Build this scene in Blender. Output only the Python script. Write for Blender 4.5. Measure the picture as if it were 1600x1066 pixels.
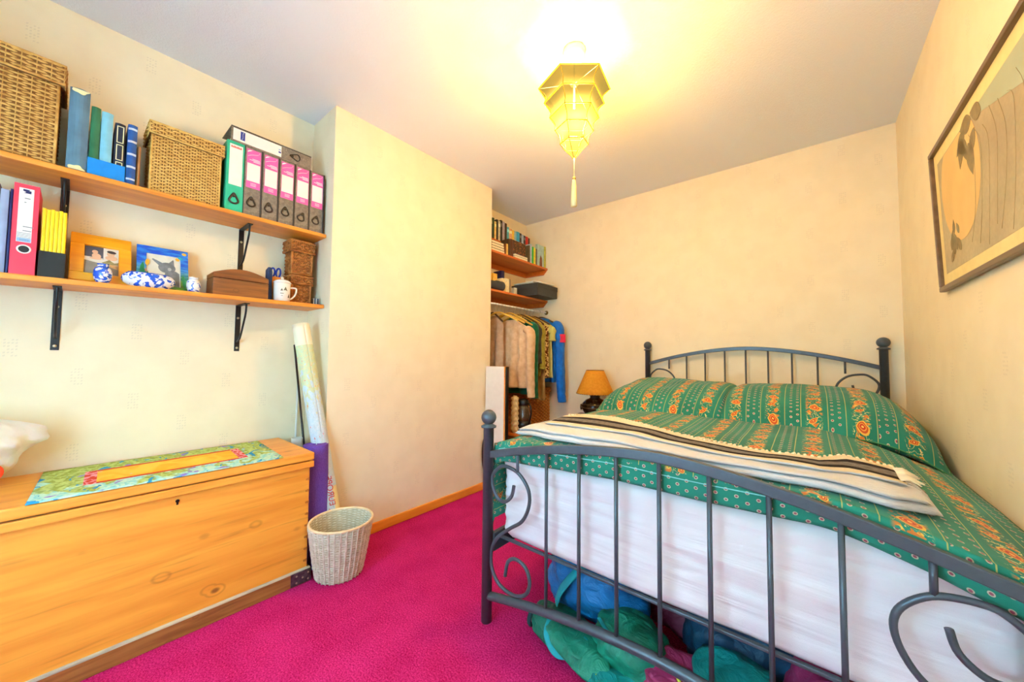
import bpy, bmesh, math, random
from mathutils import Vector, Matrix, noise as mnoise
random.seed(7)
for _o in list(bpy.data.objects): bpy.data.objects.remove(_o)
scene = bpy.context.scene
col = scene.collection
PI = math.pi
sin, cos = math.sin, math.cos

# ------------------------------------------------------------------ camera
YAW, PITCH, ROLL, FPX, CAMH = math.radians(39.41), math.radians(2.51), math.radians(.56), 565.14, 1.03
fwd = Vector((-sin(YAW)*cos(PITCH), cos(YAW)*cos(PITCH), sin(PITCH)))
rgt = Vector((cos(YAW), sin(YAW), 0)); upv = rgt.cross(fwd)
r2 = rgt*cos(ROLL)+upv*sin(ROLL); u2 = upv*cos(ROLL)-rgt*sin(ROLL)
cam_d = bpy.data.cameras.new('camera'); cam = bpy.data.objects.new('camera', cam_d); col.objects.link(cam)
cam_d.sensor_width = 36; cam_d.lens = FPX*36/1600; cam_d.clip_start = .02
cam.matrix_world = Matrix(((r2.x, u2.x, -fwd.x, 0), (r2.y, u2.y, -fwd.y, 0), (r2.z, u2.z, -fwd.z, CAMH), (0, 0, 0, 1)))
scene.camera = cam

# ------------------------------------------------------------------ room dimensions (metres)
XL, XC, XR = -2.262, -1.982, .413         # left wall, chimney breast face, right wall
YF, YB, CH = -.62, 2.965, 2.403           # front wall, back wall, ceiling
YC0, YC1 = .87, 2.136                     # chimney breast ends
WX0, WX1, WZ0, WZ1 = -1.4, -.15, .55, 1.6   # window opening in the front wall

# ------------------------------------------------------------------ world, lights, exposure
w = bpy.data.worlds.new('sky'); scene.world = w; w.use_nodes = True
w.node_tree.nodes['Background'].inputs[0].default_value = (.62, .80, 1, 1)
w.node_tree.nodes['Background'].inputs[1].default_value = 2.0
def area_light(name, loc, size, size_y, rot, power, colour):
    l = bpy.data.lights.new(name, 'AREA'); l.shape = 'RECTANGLE'; l.size = size; l.size_y = size_y
    l.energy = power; l.color = colour
    o = bpy.data.objects.new(name, l); col.objects.link(o); o.location = loc; o.rotation_euler = rot
    return o
area_light('window_daylight', ((WX0+WX1)/2, YF+.01, (WZ0+WZ1)/2), WX1-WX0-.1, WZ1-WZ0-.1, (PI/2, 0, PI), 305, (.34, .73, 1))
LAMP_POS = (-.785, 1.375, 2.06)
pl = bpy.data.lights.new('lantern_bulb', 'POINT'); pl.energy = 180; pl.color = (1, .65, .26); pl.shadow_soft_size = .04
plo = bpy.data.objects.new('lantern_bulb', pl); col.objects.link(plo); plo.location = LAMP_POS
vs = scene.view_settings
vs.view_transform = 'Standard'; vs.look = 'None'; vs.gamma = 1; vs.exposure = .28; vs.use_curve_mapping = False
scene.display_settings.display_device = 'sRGB'

# ------------------------------------------------------------------ colour and node helpers
def lin(c):
    c = c/255
    return c/12.92 if c <= .04045 else ((c+.055)/1.055)**2.4
def S(r, g, b): return (lin(r), lin(g), lin(b), 1)
class Ex:
    """tiny expression builder on shader Math nodes"""
    def __init__(s, nt, v): s.nt, s.v = nt, v
    def op(s, o, *a, clamp=False):
        n = s.nt.nodes.new('ShaderNodeMath'); n.operation = o; n.use_clamp = clamp
        for i, x in enumerate((s,)+a):
            x = x.v if isinstance(x, Ex) else x
            if isinstance(x, (int, float)): n.inputs[i].default_value = x
            else: s.nt.links.new(x, n.inputs[i])
        return Ex(s.nt, n.outputs[0])
    def __add__(s, o): return s.op('ADD', o)
    def __sub__(s, o): return s.op('SUBTRACT', o)
    def __mul__(s, o): return s.op('MULTIPLY', o)
    def __truediv__(s, o): return s.op('DIVIDE', o)
    __radd__ = __add__; __rmul__ = __mul__
    def __rsub__(s, o): return (s*-1)+o
    def lt(s, o): return s.op('LESS_THAN', o)
    def gt(s, o): return s.op('GREATER_THAN', o)
    def fr(s): return s.op('FRACT')
    def fl(s): return s.op('FLOOR')
    def ab(s): return s.op('ABSOLUTE')
    def sq(s): return s.op('MULTIPLY', s)
    def sqrt(s): return s.op('SQRT')
    def mod(s, o): return s.op('FLOORED_MODULO', o)
    def mx(s, o): return s.op('MAXIMUM', o)
    def mn(s, o): return s.op('MINIMUM', o)
    def band(s, a, b): return s.gt(a)*s.lt(b)
    def step(s, a, b):
        n = s.nt.nodes.new('ShaderNodeMapRange'); n.interpolation_type = 'SMOOTHSTEP'
        s.nt.links.new(s.v, n.inputs[0]); n.inputs[1].default_value = a; n.inputs[2].default_value = b
        return Ex(s.nt, n.outputs[0])
class Mat:
    def __init__(s, name, rough=.6, metal=0, spec=.4):
        s.m = bpy.data.materials.new(name); s.m.use_nodes = True; s.nt = s.m.node_tree
        s.b = s.nt.nodes['Principled BSDF']; s.b.inputs['Roughness'].default_value = rough
        s.b.inputs['Metallic'].default_value = metal; s.b.inputs['Specular IOR Level'].default_value = spec
    def n(s, t): return s.nt.nodes.new(t)
    def l(s, a, b): s.nt.links.new(a, b)
    def coord(s, kind='Object'):
        if kind == 'UV':
            t = s.n('ShaderNodeUVMap'); return t.outputs[0]
        return s.n('ShaderNodeTexCoord').outputs[kind]
    def xyz(s, kind='Object'):
        p = s.n('ShaderNodeSeparateXYZ'); s.l(s.coord(kind), p.inputs[0]); return [Ex(s.nt, o) for o in p.outputs]
    def noise(s, scale, detail=3, vec=None, stretch=None, kind='Object', dist=0, rough=.5):
        t = s.n('ShaderNodeTexNoise'); t.inputs['Scale'].default_value = scale; t.inputs['Detail'].default_value = detail
        t.inputs['Distortion'].default_value = dist; t.inputs['Roughness'].default_value = rough
        v = vec or s.coord(kind)
        if stretch:
            mp = s.n('ShaderNodeMapping'); mp.inputs['Scale'].default_value = stretch; s.l(v, mp.inputs[0]); v = mp.outputs[0]
        s.l(v, t.inputs['Vector']); return Ex(s.nt, t.outputs[0])
    def voro(s, scale, feature='F1', stretch=None, kind='Object', rnd=1):
        t = s.n('ShaderNodeTexVoronoi'); t.feature = feature; t.inputs['Scale'].default_value = scale
        t.inputs['Randomness'].default_value = rnd
        v = s.coord(kind)
        if stretch:
            mp = s.n('ShaderNodeMapping'); mp.inputs['Scale'].default_value = stretch; s.l(v, mp.inputs[0]); v = mp.outputs[0]
        s.l(v, t.inputs['Vector']); return t
    def mix(s, f, a, b):
        n = s.n('ShaderNodeMix'); n.data_type = 'RGBA'
        for sock, x in ((n.inputs[0], f), (n.inputs[6], a), (n.inputs[7], b)):
            x = x.v if isinstance(x, Ex) else x
            if isinstance(x, (int, float, tuple)): sock.default_value = x
            else: s.l(x, sock)
        return n.outputs[2]
    def ramp(s, f, stops):
        n = s.n('ShaderNodeValToRGB'); e = n.color_ramp.elements
        while len(e) < len(stops): e.new(.5)
        for i, (p, c) in enumerate(stops): e[i].position = p; e[i].color = c
        s.l(f.v, n.inputs[0]); return n.outputs[0]
    def base(s, c):
        if isinstance(c, tuple): s.b.inputs['Base Color'].default_value = c
        else: s.l(c, s.b.inputs['Base Color'])
    def bump(s, h, strength=.3, dist=.002):
        n = s.n('ShaderNodeBump'); n.inputs['Strength'].default_value = strength; n.inputs['Distance'].default_value = dist
        s.l(h.v, n.inputs['Height']); s.l(n.outputs[0], s.b.inputs['Normal'])
_plain = {}
def plain(name, c, rough=.55, metal=0, var=.12, scale=30, bump=0, spec=.4, stretch=None):
    if name in _plain: return _plain[name]
    M = Mat(name, rough, metal, spec)
    d = (c[0]*(1-var), c[1]*(1-var), c[2]*(1-var), 1); e = tuple(min(1, x*(1+var)) for x in c[:3])+(1,)
    nz = M.noise(scale, 3, stretch=stretch)
    M.base(M.mix(nz.step(.3, .7), d, e))
    if bump: M.bump(nz, bump, .003)
    _plain[name] = M.m; return M.m

# ------------------------------------------------------------------ mesh builder
class MB:
    def __init__(s): s.v, s.f, s.uv = [], [], {}
    def add(s, vs, fs):
        o = len(s.v); s.v += [Vector(v) for v in vs]; s.f += [tuple(i+o for i in f) for f in fs]; return s
    def box(s, a, b, rot=None, piv=None):
        x0, y0, z0 = a; x1, y1, z1 = b
        vs = [Vector(p) for p in ((x0,y0,z0),(x1,y0,z0),(x1,y1,z0),(x0,y1,z0),(x0,y0,z1),(x1,y0,z1),(x1,y1,z1),(x0,y1,z1))]
        if rot is not None:
            pv = Vector(piv) if piv else sum(vs, Vector())/8
            vs = [rot@(v-pv)+pv for v in vs]
        return s.add(vs, [(0,3,2,1),(4,5,6,7),(0,1,5,4),(1,2,6,5),(2,3,7,6),(3,0,4,7)])
    def tube(s, pts, r, n=8, closed=False, caps=True, flat=None):
        pts = [Vector(p) for p in pts]; N = len(pts)
        rs = r if isinstance(r, (list, tuple)) else [r]*N
        prev = None; vs = []
        for i, p in enumerate(pts):
            if closed: t = pts[(i+1) % N]-pts[i-1]
            else: t = pts[min(i+1, N-1)]-pts[max(i-1, 0)]
            if t.length < 1e-9: t = Vector((0, 0, 1))
            t.normalize()
            if prev is None:
                a = Vector((0, 0, 1)) if abs(t.z) < .9 else Vector((1, 0, 0))
                u = t.cross(a).normalized()
            else:
                u = (prev-t*prev.dot(t))
                u = u.normalized() if u.length > 1e-6 else t.orthogonal().normalized()
            prev = u; w_ = t.cross(u)
            for k in range(n):
                a = 2*PI*k/n+(PI/4 if n == 4 else 0)
                fx = flat if flat else 1
                vs.append(p+(u*cos(a)+w_*sin(a)*fx)*rs[i])
        fs = []
        for i in range(N if closed else N-1):
            for k in range(n):
                a, b = i*n+k, i*n+(k+1) % n; j = ((i+1) % N)*n
                fs.append((a, b, j+(k+1) % n, j+k))
        if caps and not closed:
            fs.append(tuple(range(n-1, -1, -1))); fs.append(tuple((N-1)*n+k for k in range(n)))
        return s.add(vs, fs)
    def lathe(s, c, prof, n=24, sx=1, sy=1, caps=True):
        """prof: list of (radius, z) from bottom to top, about the vertical axis through c"""
        vs, fs = [], []
        for r, z in prof:
            for k in range(n):
                a = 2*PI*k/n; vs.append((c[0]+r*cos(a)*sx, c[1]+r*sin(a)*sy, c[2]+z))
        for i in range(len(prof)-1):
            for k in range(n): fs.append((i*n+k, i*n+(k+1) % n, (i+1)*n+(k+1) % n, (i+1)*n+k))
        if caps:
            fs.append(tuple(range(n-1, -1, -1))); fs.append(tuple((len(prof)-1)*n+k for k in range(n)))
        return s.add(vs, fs)
    def prism(s, poly, d):
        """poly: planar 3-D points, extruded by vector d"""
        n = len(poly); d = Vector(d); vs = [Vector(p) for p in poly]; vs += [v+d for v in vs]
        fs = [tuple(range(n-1, -1, -1)), tuple(range(n, 2*n))]+[(i, (i+1) % n, n+(i+1) % n, n+i) for i in range(n)]
        return s.add(vs, fs)
    def grid(s, fn, nu, nv, uvfn=None, wrap=False):
        o = len(s.v); 
        for j in range(nv+1):
            for i in range(nu+(0 if wrap else 1)):
                s.v.append(Vector(fn(i/nu, j/nv)))
                if uvfn: s.uv[len(s.v)-1] = uvfn(i/nu, j/nv)
        W = nu if wrap else nu+1
        for j in range(nv):
            for i in range(nu):
                a = o+j*W+i; b = o+j*W+(i+1) % W
                s.f.append((a, b, b+W, a+W))
        return s
    def ball(s, c, r, n=16, m=10, sc=(1, 1, 1)):
        return s.lathe(c, [(max(1e-4, r*sin(PI*i/m))*1, -r*cos(PI*i/m)*sc[2]) for i in range(m+1)], n, sc[0], sc[1], caps=False)
    def build(s, name, mat, parent=None, smooth=False, bevel=0, solid=0, subd=0, origin=None, seg=2, weld=False):
        me = bpy.data.meshes.new(name)
        off = Vector(origin) if origin else (ROOT[parent] if parent else Vector())
        me.from_pydata([v-off for v in s.v], [], s.f); me.update()
        bm = bmesh.new(); bm.from_mesh(me)
        if weld: bmesh.ops.remove_doubles(bm, verts=bm.verts, dist=1e-5)
        if not s.uv: bmesh.ops.recalc_face_normals(bm, faces=bm.faces)
        bm.to_mesh(me); bm.free()
        if s.uv:
            ul = me.uv_layers.new(name='UVMap')
            for lp in me.loops: ul.data[lp.index].uv = s.uv.get(lp.vertex_index, (0, 0))
        if smooth: me.polygons.foreach_set('use_smooth', [True]*len(me.polygons))
        me.materials.append(mat)
        o = bpy.data.objects.new(name, me); col.objects.link(o)
        if parent: o.parent = parent; ROOT[o] = ROOT[parent]
        else: o.location = off; ROOT[o] = off
        if name in ('weave', 'lid_weave', 'upright_cords', 'fringe', 'lacing'): o['kind'] = 'stuff'
        if solid:
            md = o.modifiers.new('thickness', 'SOLIDIFY'); md.thickness = solid; md.offset = 0
        if bevel:
            md = o.modifiers.new('bevel', 'BEVEL'); md.width = bevel; md.segments = seg; md.limit_method = 'ANGLE'
            md.angle_limit = math.radians(40)
            if not smooth: me.polygons.foreach_set('use_smooth', [False]*len(me.polygons))
        if subd:
            md = o.modifiers.new('subdivision', 'SUBSURF'); md.levels = subd; md.render_levels = subd
        return o
ROOT = {}
def thing(name, label, cat, loc, group=None):
    o = bpy.data.objects.new(name, None); col.objects.link(o); o.location = loc; o.empty_display_size = .05
    o['label'] = label; o['category'] = cat
    if group: o['group'] = group
    ROOT[o] = Vector(loc); return o
def tag(o, label, cat, group=None):
    o['label'] = label; o['category'] = cat
    if group: o['group'] = group
    return o
def struct(o): o['kind'] = 'structure'; return o
def rotz(a): return Matrix.Rotation(a, 3, 'Z')
def bez(ctrl, n=8, closed=False):
    """Catmull-Rom through control points"""
    P = [Vector(p) for p in ctrl]; N = len(P); out = []
    for i in range(N if closed else N-1):
        if closed: a, b, c, d = P[i-1], P[i], P[(i+1) % N], P[(i+2) % N]
        else: a, b, c, d = P[max(i-1, 0)], P[i], P[i+1], P[min(i+2, N-1)]
        for k in range(n):
            t = k/n
            out.append(.5*((2*b)+(c-a)*t+(2*a-5*b+4*c-d)*t*t+(3*b-a-3*c+d)*t*t*t))
    if not closed: out.append(P[-1])
    return out
def text_part(name, s, size, mat, parent, mat4, depth=.0004, align='CENTER'):
    """flat lettering, turned into a mesh"""
    c = bpy.data.curves.new(name, 'FONT'); c.body = s; c.size = size; c.extrude = depth; c.align_x = align; c.align_y = 'CENTER'
    t = bpy.data.objects.new('tmp', c); col.objects.link(t)
    dg = bpy.context.evaluated_depsgraph_get(); me = bpy.data.meshes.new_from_object(t.evaluated_get(dg))
    bpy.data.objects.remove(t)
    m = mat4.copy(); m.translation = m.translation-ROOT[parent]; me.transform(m); me.materials.clear(); me.materials.append(mat)
    o = bpy.data.objects.new(name, me); col.objects.link(o); o.parent = parent; ROOT[o] = ROOT[parent]; return o
# lettering frame for things whose printed face looks towards +X (text runs along +Y, up is +Z)
def faceX(x, y, z, spin=0):
    m = Matrix(((0, 0, 1), (1, 0, 0), (0, 1, 0)))@Matrix.Rotation(spin, 3, 'Z')
    m = m.to_4x4(); m.translation = (x, y, z); return m

# ------------------------------------------------------------------ surface materials
def wallpaper(name, ax):
    M = Mat(name, .62, 0, .3)
    p = M.xyz(); u = p[ax]; z = p[2]
    U = u/.16; ci = U.fl(); lu = U.fr()
    Vv = z/.30+(ci*.37); lv = Vv.fr()
    inside = lu.lt(.22)*lv.lt(.235)
    a = (lu/.22*4); b = (lv/.235*6)
    dash = (a.fr()-.5).ab().lt(.30)*(b.fr()-.45-(a.fr()-.5)*.35).ab().lt(.20)
    keep = (a.fl()+b.fl()*3+ci).mod(5).gt(.5)
    mask = inside*dash*keep
    nz = M.noise(9, 3)
    paper = M.mix(nz.step(.3, .7), S(243, 228, 196), S(247, 233, 202))
    M.base(M.mix(mask*.28, paper, S(196, 184, 166)))
    M.bump(mask*.6+M.noise(260, 2)*.5, .25, .001)
    return M.m
M_wx = wallpaper('wallpaper_side', 1); M_wy = wallpaper('wallpaper_end', 0)
M = Mat('textured_ceiling_paint', .8, 0, .2); M.base(S(236, 240, 246)); M.bump(M.noise(120, 4, rough=.7), .5, .004); M_ceil = M.m
M = Mat('magenta_carpet', .95, 0, .1)
n1, n2 = M.noise(170, 3, rough=.7), M.noise(7, 4)
M.base(M.mix(n2.step(.25, .75)*.25+n1.step(.32, .68)*.75, S(158, 8, 60), S(230, 52, 122)))
M.b.inputs['Specular IOR Level'].default_value = .02
M.bump(n1+M.noise(140, 2)*.8, .9, .006); M_carpet = M.m

def wood(name, a, b, dark, axis=1, scale=1, rough=.42, knots=True):
    M = Mat(name, rough, 0, .45)
    st = [26*scale]*3; st[axis] = 2.2*scale
    st2 = [90*scale]*3; st2[axis] = 5*scale
    g1 = M.noise(1, 4, stretch=tuple(st), dist=.6); g2 = M.noise(1, 2, stretch=tuple(st2))
    c = M.mix(g1.step(.25, .75), a, b)
    c = M.mix(g2.step(.55, .8)*.30, c, dark)
    if knots:
        ks = [7.5*scale]*3; ks[axis] = 5.0*scale
        v = M.voro(1, stretch=tuple(ks)); d = Ex(M.nt, v.outputs['Distance'])
        c = M.mix((1-d.step(.04, .10))*.8, c, dark)
        c = M.mix((1-(d-.15).ab().step(.0, .035))*.28, c, dark)
    M.base(c); M.bump(g2, .12, .001); return M.m
M_pine = wood('varnished_pine', S(226, 132, 40), S(242, 158, 58), S(112, 48, 14))
M_pinex = wood('varnished_pine_cross', S(226, 132, 40), S(240, 156, 58), S(120, 54, 16), axis=0)
M_shelf = wood('orange_pine_shelf', S(206, 112, 30), S(232, 140, 44), S(130, 58, 14), scale=.9)
M_plinth = wood('worn_brown_plinth', S(128, 72, 30), S(166, 104, 50), S(70, 34, 14), scale=2)
M_board = wood('orange_skirting', S(224, 128, 34), S(240, 150, 50), S(170, 84, 22), knots=False)
M_boardx = wood('orange_skirting_cross', S(224, 128, 34), S(240, 150, 50), S(170, 84, 22), axis=0, knots=False)
M_brown = wood('brown_wood_box', S(104, 52, 18), S(146, 80, 28), S(52, 24, 10), scale=2.2)
M_red = wood('reddish_shelf_wood', S(196, 92, 24), S(214, 110, 34), S(140, 56, 12), knots=False)
M_darkw = wood('dark_table_wood', S(78, 48, 34), S(100, 64, 46), S(44, 26, 18), axis=0, knots=False)
M_white = plain('white_paint', S(236, 236, 234), .45, var=.02)
M_paper = plain('book_pages', S(236, 222, 188), .8, var=.08, scale=90, stretch=(1, 1, 12))
M_black = plain('black_plastic', S(26, 26, 28), .3, var=.1)
M_iron = plain('black_iron', S(30, 30, 33), .38, .2, var=.15)
M_bed = plain('dark_grey_metal', S(74, 82, 90), .36, .25, var=.06, scale=60)
M_steel = plain('screw_steel', S(190, 180, 150), .3, .9, var=.1)
M_label = plain('white_label', S(240, 240, 236), .6, var=.02)

# ------------------------------------------------------------------ room shell
T = .1
b = MB().box((XL-T, YF-T, -T), (XR+T, YB+T, 0)); fl_o = struct(b.build('floor', M_carpet))
b = MB().box((XL-T, YF-T, CH), (XR+T, YB+T, CH+T)); struct(b.build('ceiling', M_ceil))
b = MB().box((XL-T, YF-T, 0), (XL, YB+T, CH)); struct(b.build('wall_left', M_wx))
b = MB().box((XR, YF-T, 0), (XR+T, YB+T, CH)); struct(b.build('wall_right', M_wx))
b = MB().box((XL, YB, 0), (XR, YB+T, CH)); struct(b.build('wall_back', M_wy))
b = MB().box((XL, YC0, 0), (XC, YC1, CH))
o = struct(b.build('wall_chimney', M_wx)); o.data.materials.append(M_wy)
for p in o.data.polygons:
    if abs(p.normal.y) > .5: p.material_index = 1
b = MB()
for q in (((XL, YF-T, 0), (WX0, YF, CH)), ((WX1, YF-T, 0), (XR, YF, CH)), ((WX0, YF-T, 0), (WX1, YF, WZ0)), ((WX0, YF-T, WZ1), (WX1, YF, CH))): b.box(*q)
struct(b.build('wall_front', M_wy))
win = bpy.data.objects.new('window_1', None); col.objects.link(win); win.location = ((WX0+WX1)/2, YF-.05, WZ0); win['kind'] = 'structure'; ROOT[win] = Vector(win.location)
b = MB(); xm = (WX0+WX1)/2; fr = .05
b.box((WX0, YF-.08, WZ0), (WX0+fr, YF-.02, WZ1)).box((WX1-fr, YF-.08, WZ0), (WX1, YF-.02, WZ1)).box((xm-.03, YF-.08, WZ0), (xm+.03, YF-.02, WZ1))
b.box((WX0, YF-.08, WZ0), (WX1, YF-.02, WZ0+fr)).box((WX0, YF-.08, WZ1-fr), (WX1, YF-.02, WZ1)); b.build('window_frame', M_white, win)
Mg = Mat('window_glass', .02); Mg.b.inputs['Transmission Weight'].default_value = 1; Mg.base((1, 1, 1, 1))
for x0, x1 in ((WX0+fr, xm-.03), (xm+.03, WX1-fr)):
    MB().box((x0, YF-.055, WZ0+fr), (x1, YF-.049, WZ1-fr)).build('pane', Mg.m, win)
def skirting(name, a, b_, m):
    o = MB().box(a, b_).build(name, m, bevel=.006, seg=2); struct(o); return o
BH, BT = .058, .014
skirting('baseboard_left', (XL, YF, 0), (XL+BT, YC0, BH), M_board)
skirting('baseboard_chimney', (XC, YC0-BT, 0), (XC+BT, YC1+BT, BH), M_board)
skirting('baseboard_alcove', (XL, YC1+BT, 0), (XL+BT, YB, BH), M_board)
skirting('baseboard_back', (XL+BT, YB-BT, 0), (XR, YB, BH), M_boardx)
skirting('baseboard_right', (XR-BT, YF, 0), (XR, YB-BT, BH), M_board)
skirting('baseboard_front', (XL+BT, YF, 0), (XR-BT, YF+BT, BH), M_boardx)

# ------------------------------------------------------------------ wall shelves on black brackets
SX = -2.045                       # front edge of the left shelves
Z1 = 1.695                        # top of upper shelf
def Z2(y): return 1.294+.012*y    # top of the slightly sloping lower shelf
def bracket(root, y, zt, drop, reach):
    b = MB(); h = .011
    b.box((XL, y-h, zt-drop), (XL+.004, y+h, zt-.002))                              # wall plate
    b.box((XL, y-h, zt-.005), (XL+reach, y+h, zt-.001))                             # arm
    o = b.build('bracket', M_iron, root, bevel=.001)
    pts = bez([(XL+reach-.012, y, zt-.004), (XL+reach-.02, y, zt-.05), (XL+reach*.62, y, zt-.11), (XL+.05, y, zt-drop*.72), (XL+.004, y, zt-drop*.80)], 6)
    MB().tube(pts, .0045, 6).build('brace', M_iron, o, smooth=True)
    for dz in (drop*.28, drop*.93):
        MB().ball((XL+.004, y, zt-dz), .006, 10, 6, (.5, 1, 1)).build('screw', M_steel, o, smooth=True)
def left_shelf(label, zl, zr, zt, ys):
    t = thing('wall_shelf', label, 'shelf', ((XL+SX)/2, .1, zt-.02))
    y0, y1, th = YF+.12, YC0-.002, .02
    b = MB().prism([(XL+.001, y0, zl-th), (SX, y0, zl-th), (SX, y0, zl), (XL+.001, y0, zl)], (0, y1-y0, zr-zl))
    b.build('board', M_shelf, t, bevel=.004)
    for y in ys: bracket(t, y, (zl+(zr-zl)*(y-y0)/(y1-y0))-th, .235, .15)
    return t
left_shelf('upper pine wall shelf carrying wicker baskets and lever arch files', Z1, Z1, Z1, (-.04, .535))
left_shelf('lower pine wall shelf carrying photo frames and blue-and-white china', Z2(YF+.12), Z2(YC0), Z2(.1), (-.042, .535))

# ------------------------------------------------------------------ weaving helpers
def wicker(name, a, b, dark, rough=.6):
    M = Mat(name, rough, 0, .3)
    n1 = M.noise(45, 3); n2 = M.noise(300, 2, stretch=(1, 1, 4))
    c = M.mix(n1.step(.3, .7), a, b); M.base(M.mix(n2.step(.62, .8)*.5, c, dark)); M.bump(n2, .3, .001); return M.m
M_wick = wicker('golden_wicker', S(196, 140, 66), S(226, 176, 98), S(110, 66, 24))
M_wick2 = wicker('pale_gold_seagrass', S(214, 160, 78), S(236, 190, 108), S(130, 84, 32))
M_wickd = wicker('brown_wicker', S(140, 76, 30), S(190, 116, 52), S(64, 30, 12))
M_wickh = wicker('hamper_wicker', S(190, 114, 48), S(216, 142, 66), S(120, 64, 22))
M_wickw = wicker('cream_seagrass', S(214, 200, 176), S(238, 228, 208), S(150, 120, 84))
M_gap = plain('dark_basket_core', S(128, 84, 38), .9, var=.2)
def weave(b, o, u, v, W, H, nu, nv, t=.0035, jit=0., stakes=True):
    """real over-and-under weave on the rectangle o + u*W + v*H"""
    o, u, v = Vector(o), Vector(u), Vector(v); n = u.cross(v)
    rh = H/nv
    for j in range(nv):
        zc = (j+.5)*rh; vs, fs = [], []; K = nu*4; ph = (j % 2)*PI
        for i in range(K+1):
            x = i/K*W; off = t*cos(PI*i/4+ph)*1.0
            jz = jit*rh*(random.random()-.5)
            c = o+u*x+v*(zc+jz)+n*off
            for (dn, dv) in ((-t*.7, 0), (0, -rh*.46), (t*.7, 0), (0, rh*.46)): vs.append(c+n*dn+v*dv)
        for i in range(K):
            for k in range(4): fs.append((i*4+k, i*4+(k+1) % 4, i*4+4+(k+1) % 4, i*4+4+k))
        b.add(vs, fs)
    if stakes:
        for i in range(nu+1):
            x = min(max(i/nu*W, t), W-t); p = o+u*x
            b.tube([p, p+v*H], t*.75, 4)
    return b
def lidded_basket(name, label, x0, x1, y0, y1, z0, zb, zt, over, mw, nu, nv, nvl, t=.0035, jit=0, group=None):
    """rectangular woven basket: body z0..zb, lid zb-.. zt overlapping by over"""
    th = thing(name, label, 'basket', ((x0+x1)/2, (y0+y1)/2, z0), group)
    e = t*1.6
    core = MB().box((x0+e, y0+e, z0), (x1-e, y1-e, zb))
    core.build('lining', M_gap, th)
    b = MB()
    nd = max(3, int(nu*(x1-x0)/(y1-y0)))
    weave(b, (x1-e, y0+e, z0), (0, 1, 0), (0, 0, 1), y1-y0-2*e, zb-z0, nu, nv, t, jit)
    weave(b, (x1-e, y1-e, z0), (-1, 0, 0), (0, 0, 1), x1-x0-2*e, zb-z0, nd, nv, t, jit)
    weave(b, (x0+e, y0+e, z0), (1, 0, 0), (0, 0, 1), x1-x0-2*e, zb-z0, nd, nv, t, jit)
    for yy in (y0+e, y1-e):
        b.tube([(x1-e, yy, z0), (x1-e, yy, zb)], t*1.5, 6)
    b.tube([(x1-e*.6, y0+e, z0+t), (x1-e*.6, y1-e, z0+t)], t*1.3, 6)
    b.build('weave', mw, th, smooth=True)
    g = over
    lz = zb-.012
    L = MB(); MB.box(L, (x0-g+e, y0-g+e, lz), (x1+g-e, y1+g-e, zt-e)); lo = L.build('lid', M_gap, th)
    b = MB(); hl = zt-lz
    weave(b, (x1+g-e, y0-g+e, lz), (0, 1, 0), (0, 0, 1), y1-y0+2*g-2*e, hl-t, nu, nvl, t, jit)
    weave(b, (x1+g-e, y1+g-e, lz), (-1, 0, 0), (0, 0, 1), x1-x0+2*g-2*e, hl-t, nd, nvl, t, jit)
    weave(b, (x0-g+e, y0-g+e, lz), (1, 0, 0), (0, 0, 1), x1-x0+2*g-2*e, hl-t, nd, nvl, t, jit)
    weave(b, (x0-g+e, y0-g+e, zt-e), (0, 1, 0), (1, 0, 0), y1-y0+2*g-2*e, x1-x0+2*g-2*e, nu, max(6, int(nvl*(x1-x0)/hl)), t, jit, False)
    for zz in (lz+t, zt-t):
        b.tube([(x0-g+e, y0-g+e, zz), (x1+g-e*.6, y0-g+e, zz), (x1+g-e*.6, y1+g-e, zz), (x0-g+e, y1+g-e, zz)], t*1.4, 6)
    b.build('lid_weave', mw, lo, smooth=True)
    return th
lidded_basket('wicker_basket', 'large golden wicker basket with overlapping lid beside the slate-blue book', -2.235, -2.062, -.36, -.062, Z1, 2.0, 2.062, .014, M_wick, 10, 38, 8, .0026, .25)
lidded_basket('wicker_basket', 'square pale seagrass basket with lid beside the green lever arch file', -2.232, -2.066, .172, .404, Z1, 1.945, 1.985, .010, M_wick2, 12, 36, 6, .0024, .3)

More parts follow.
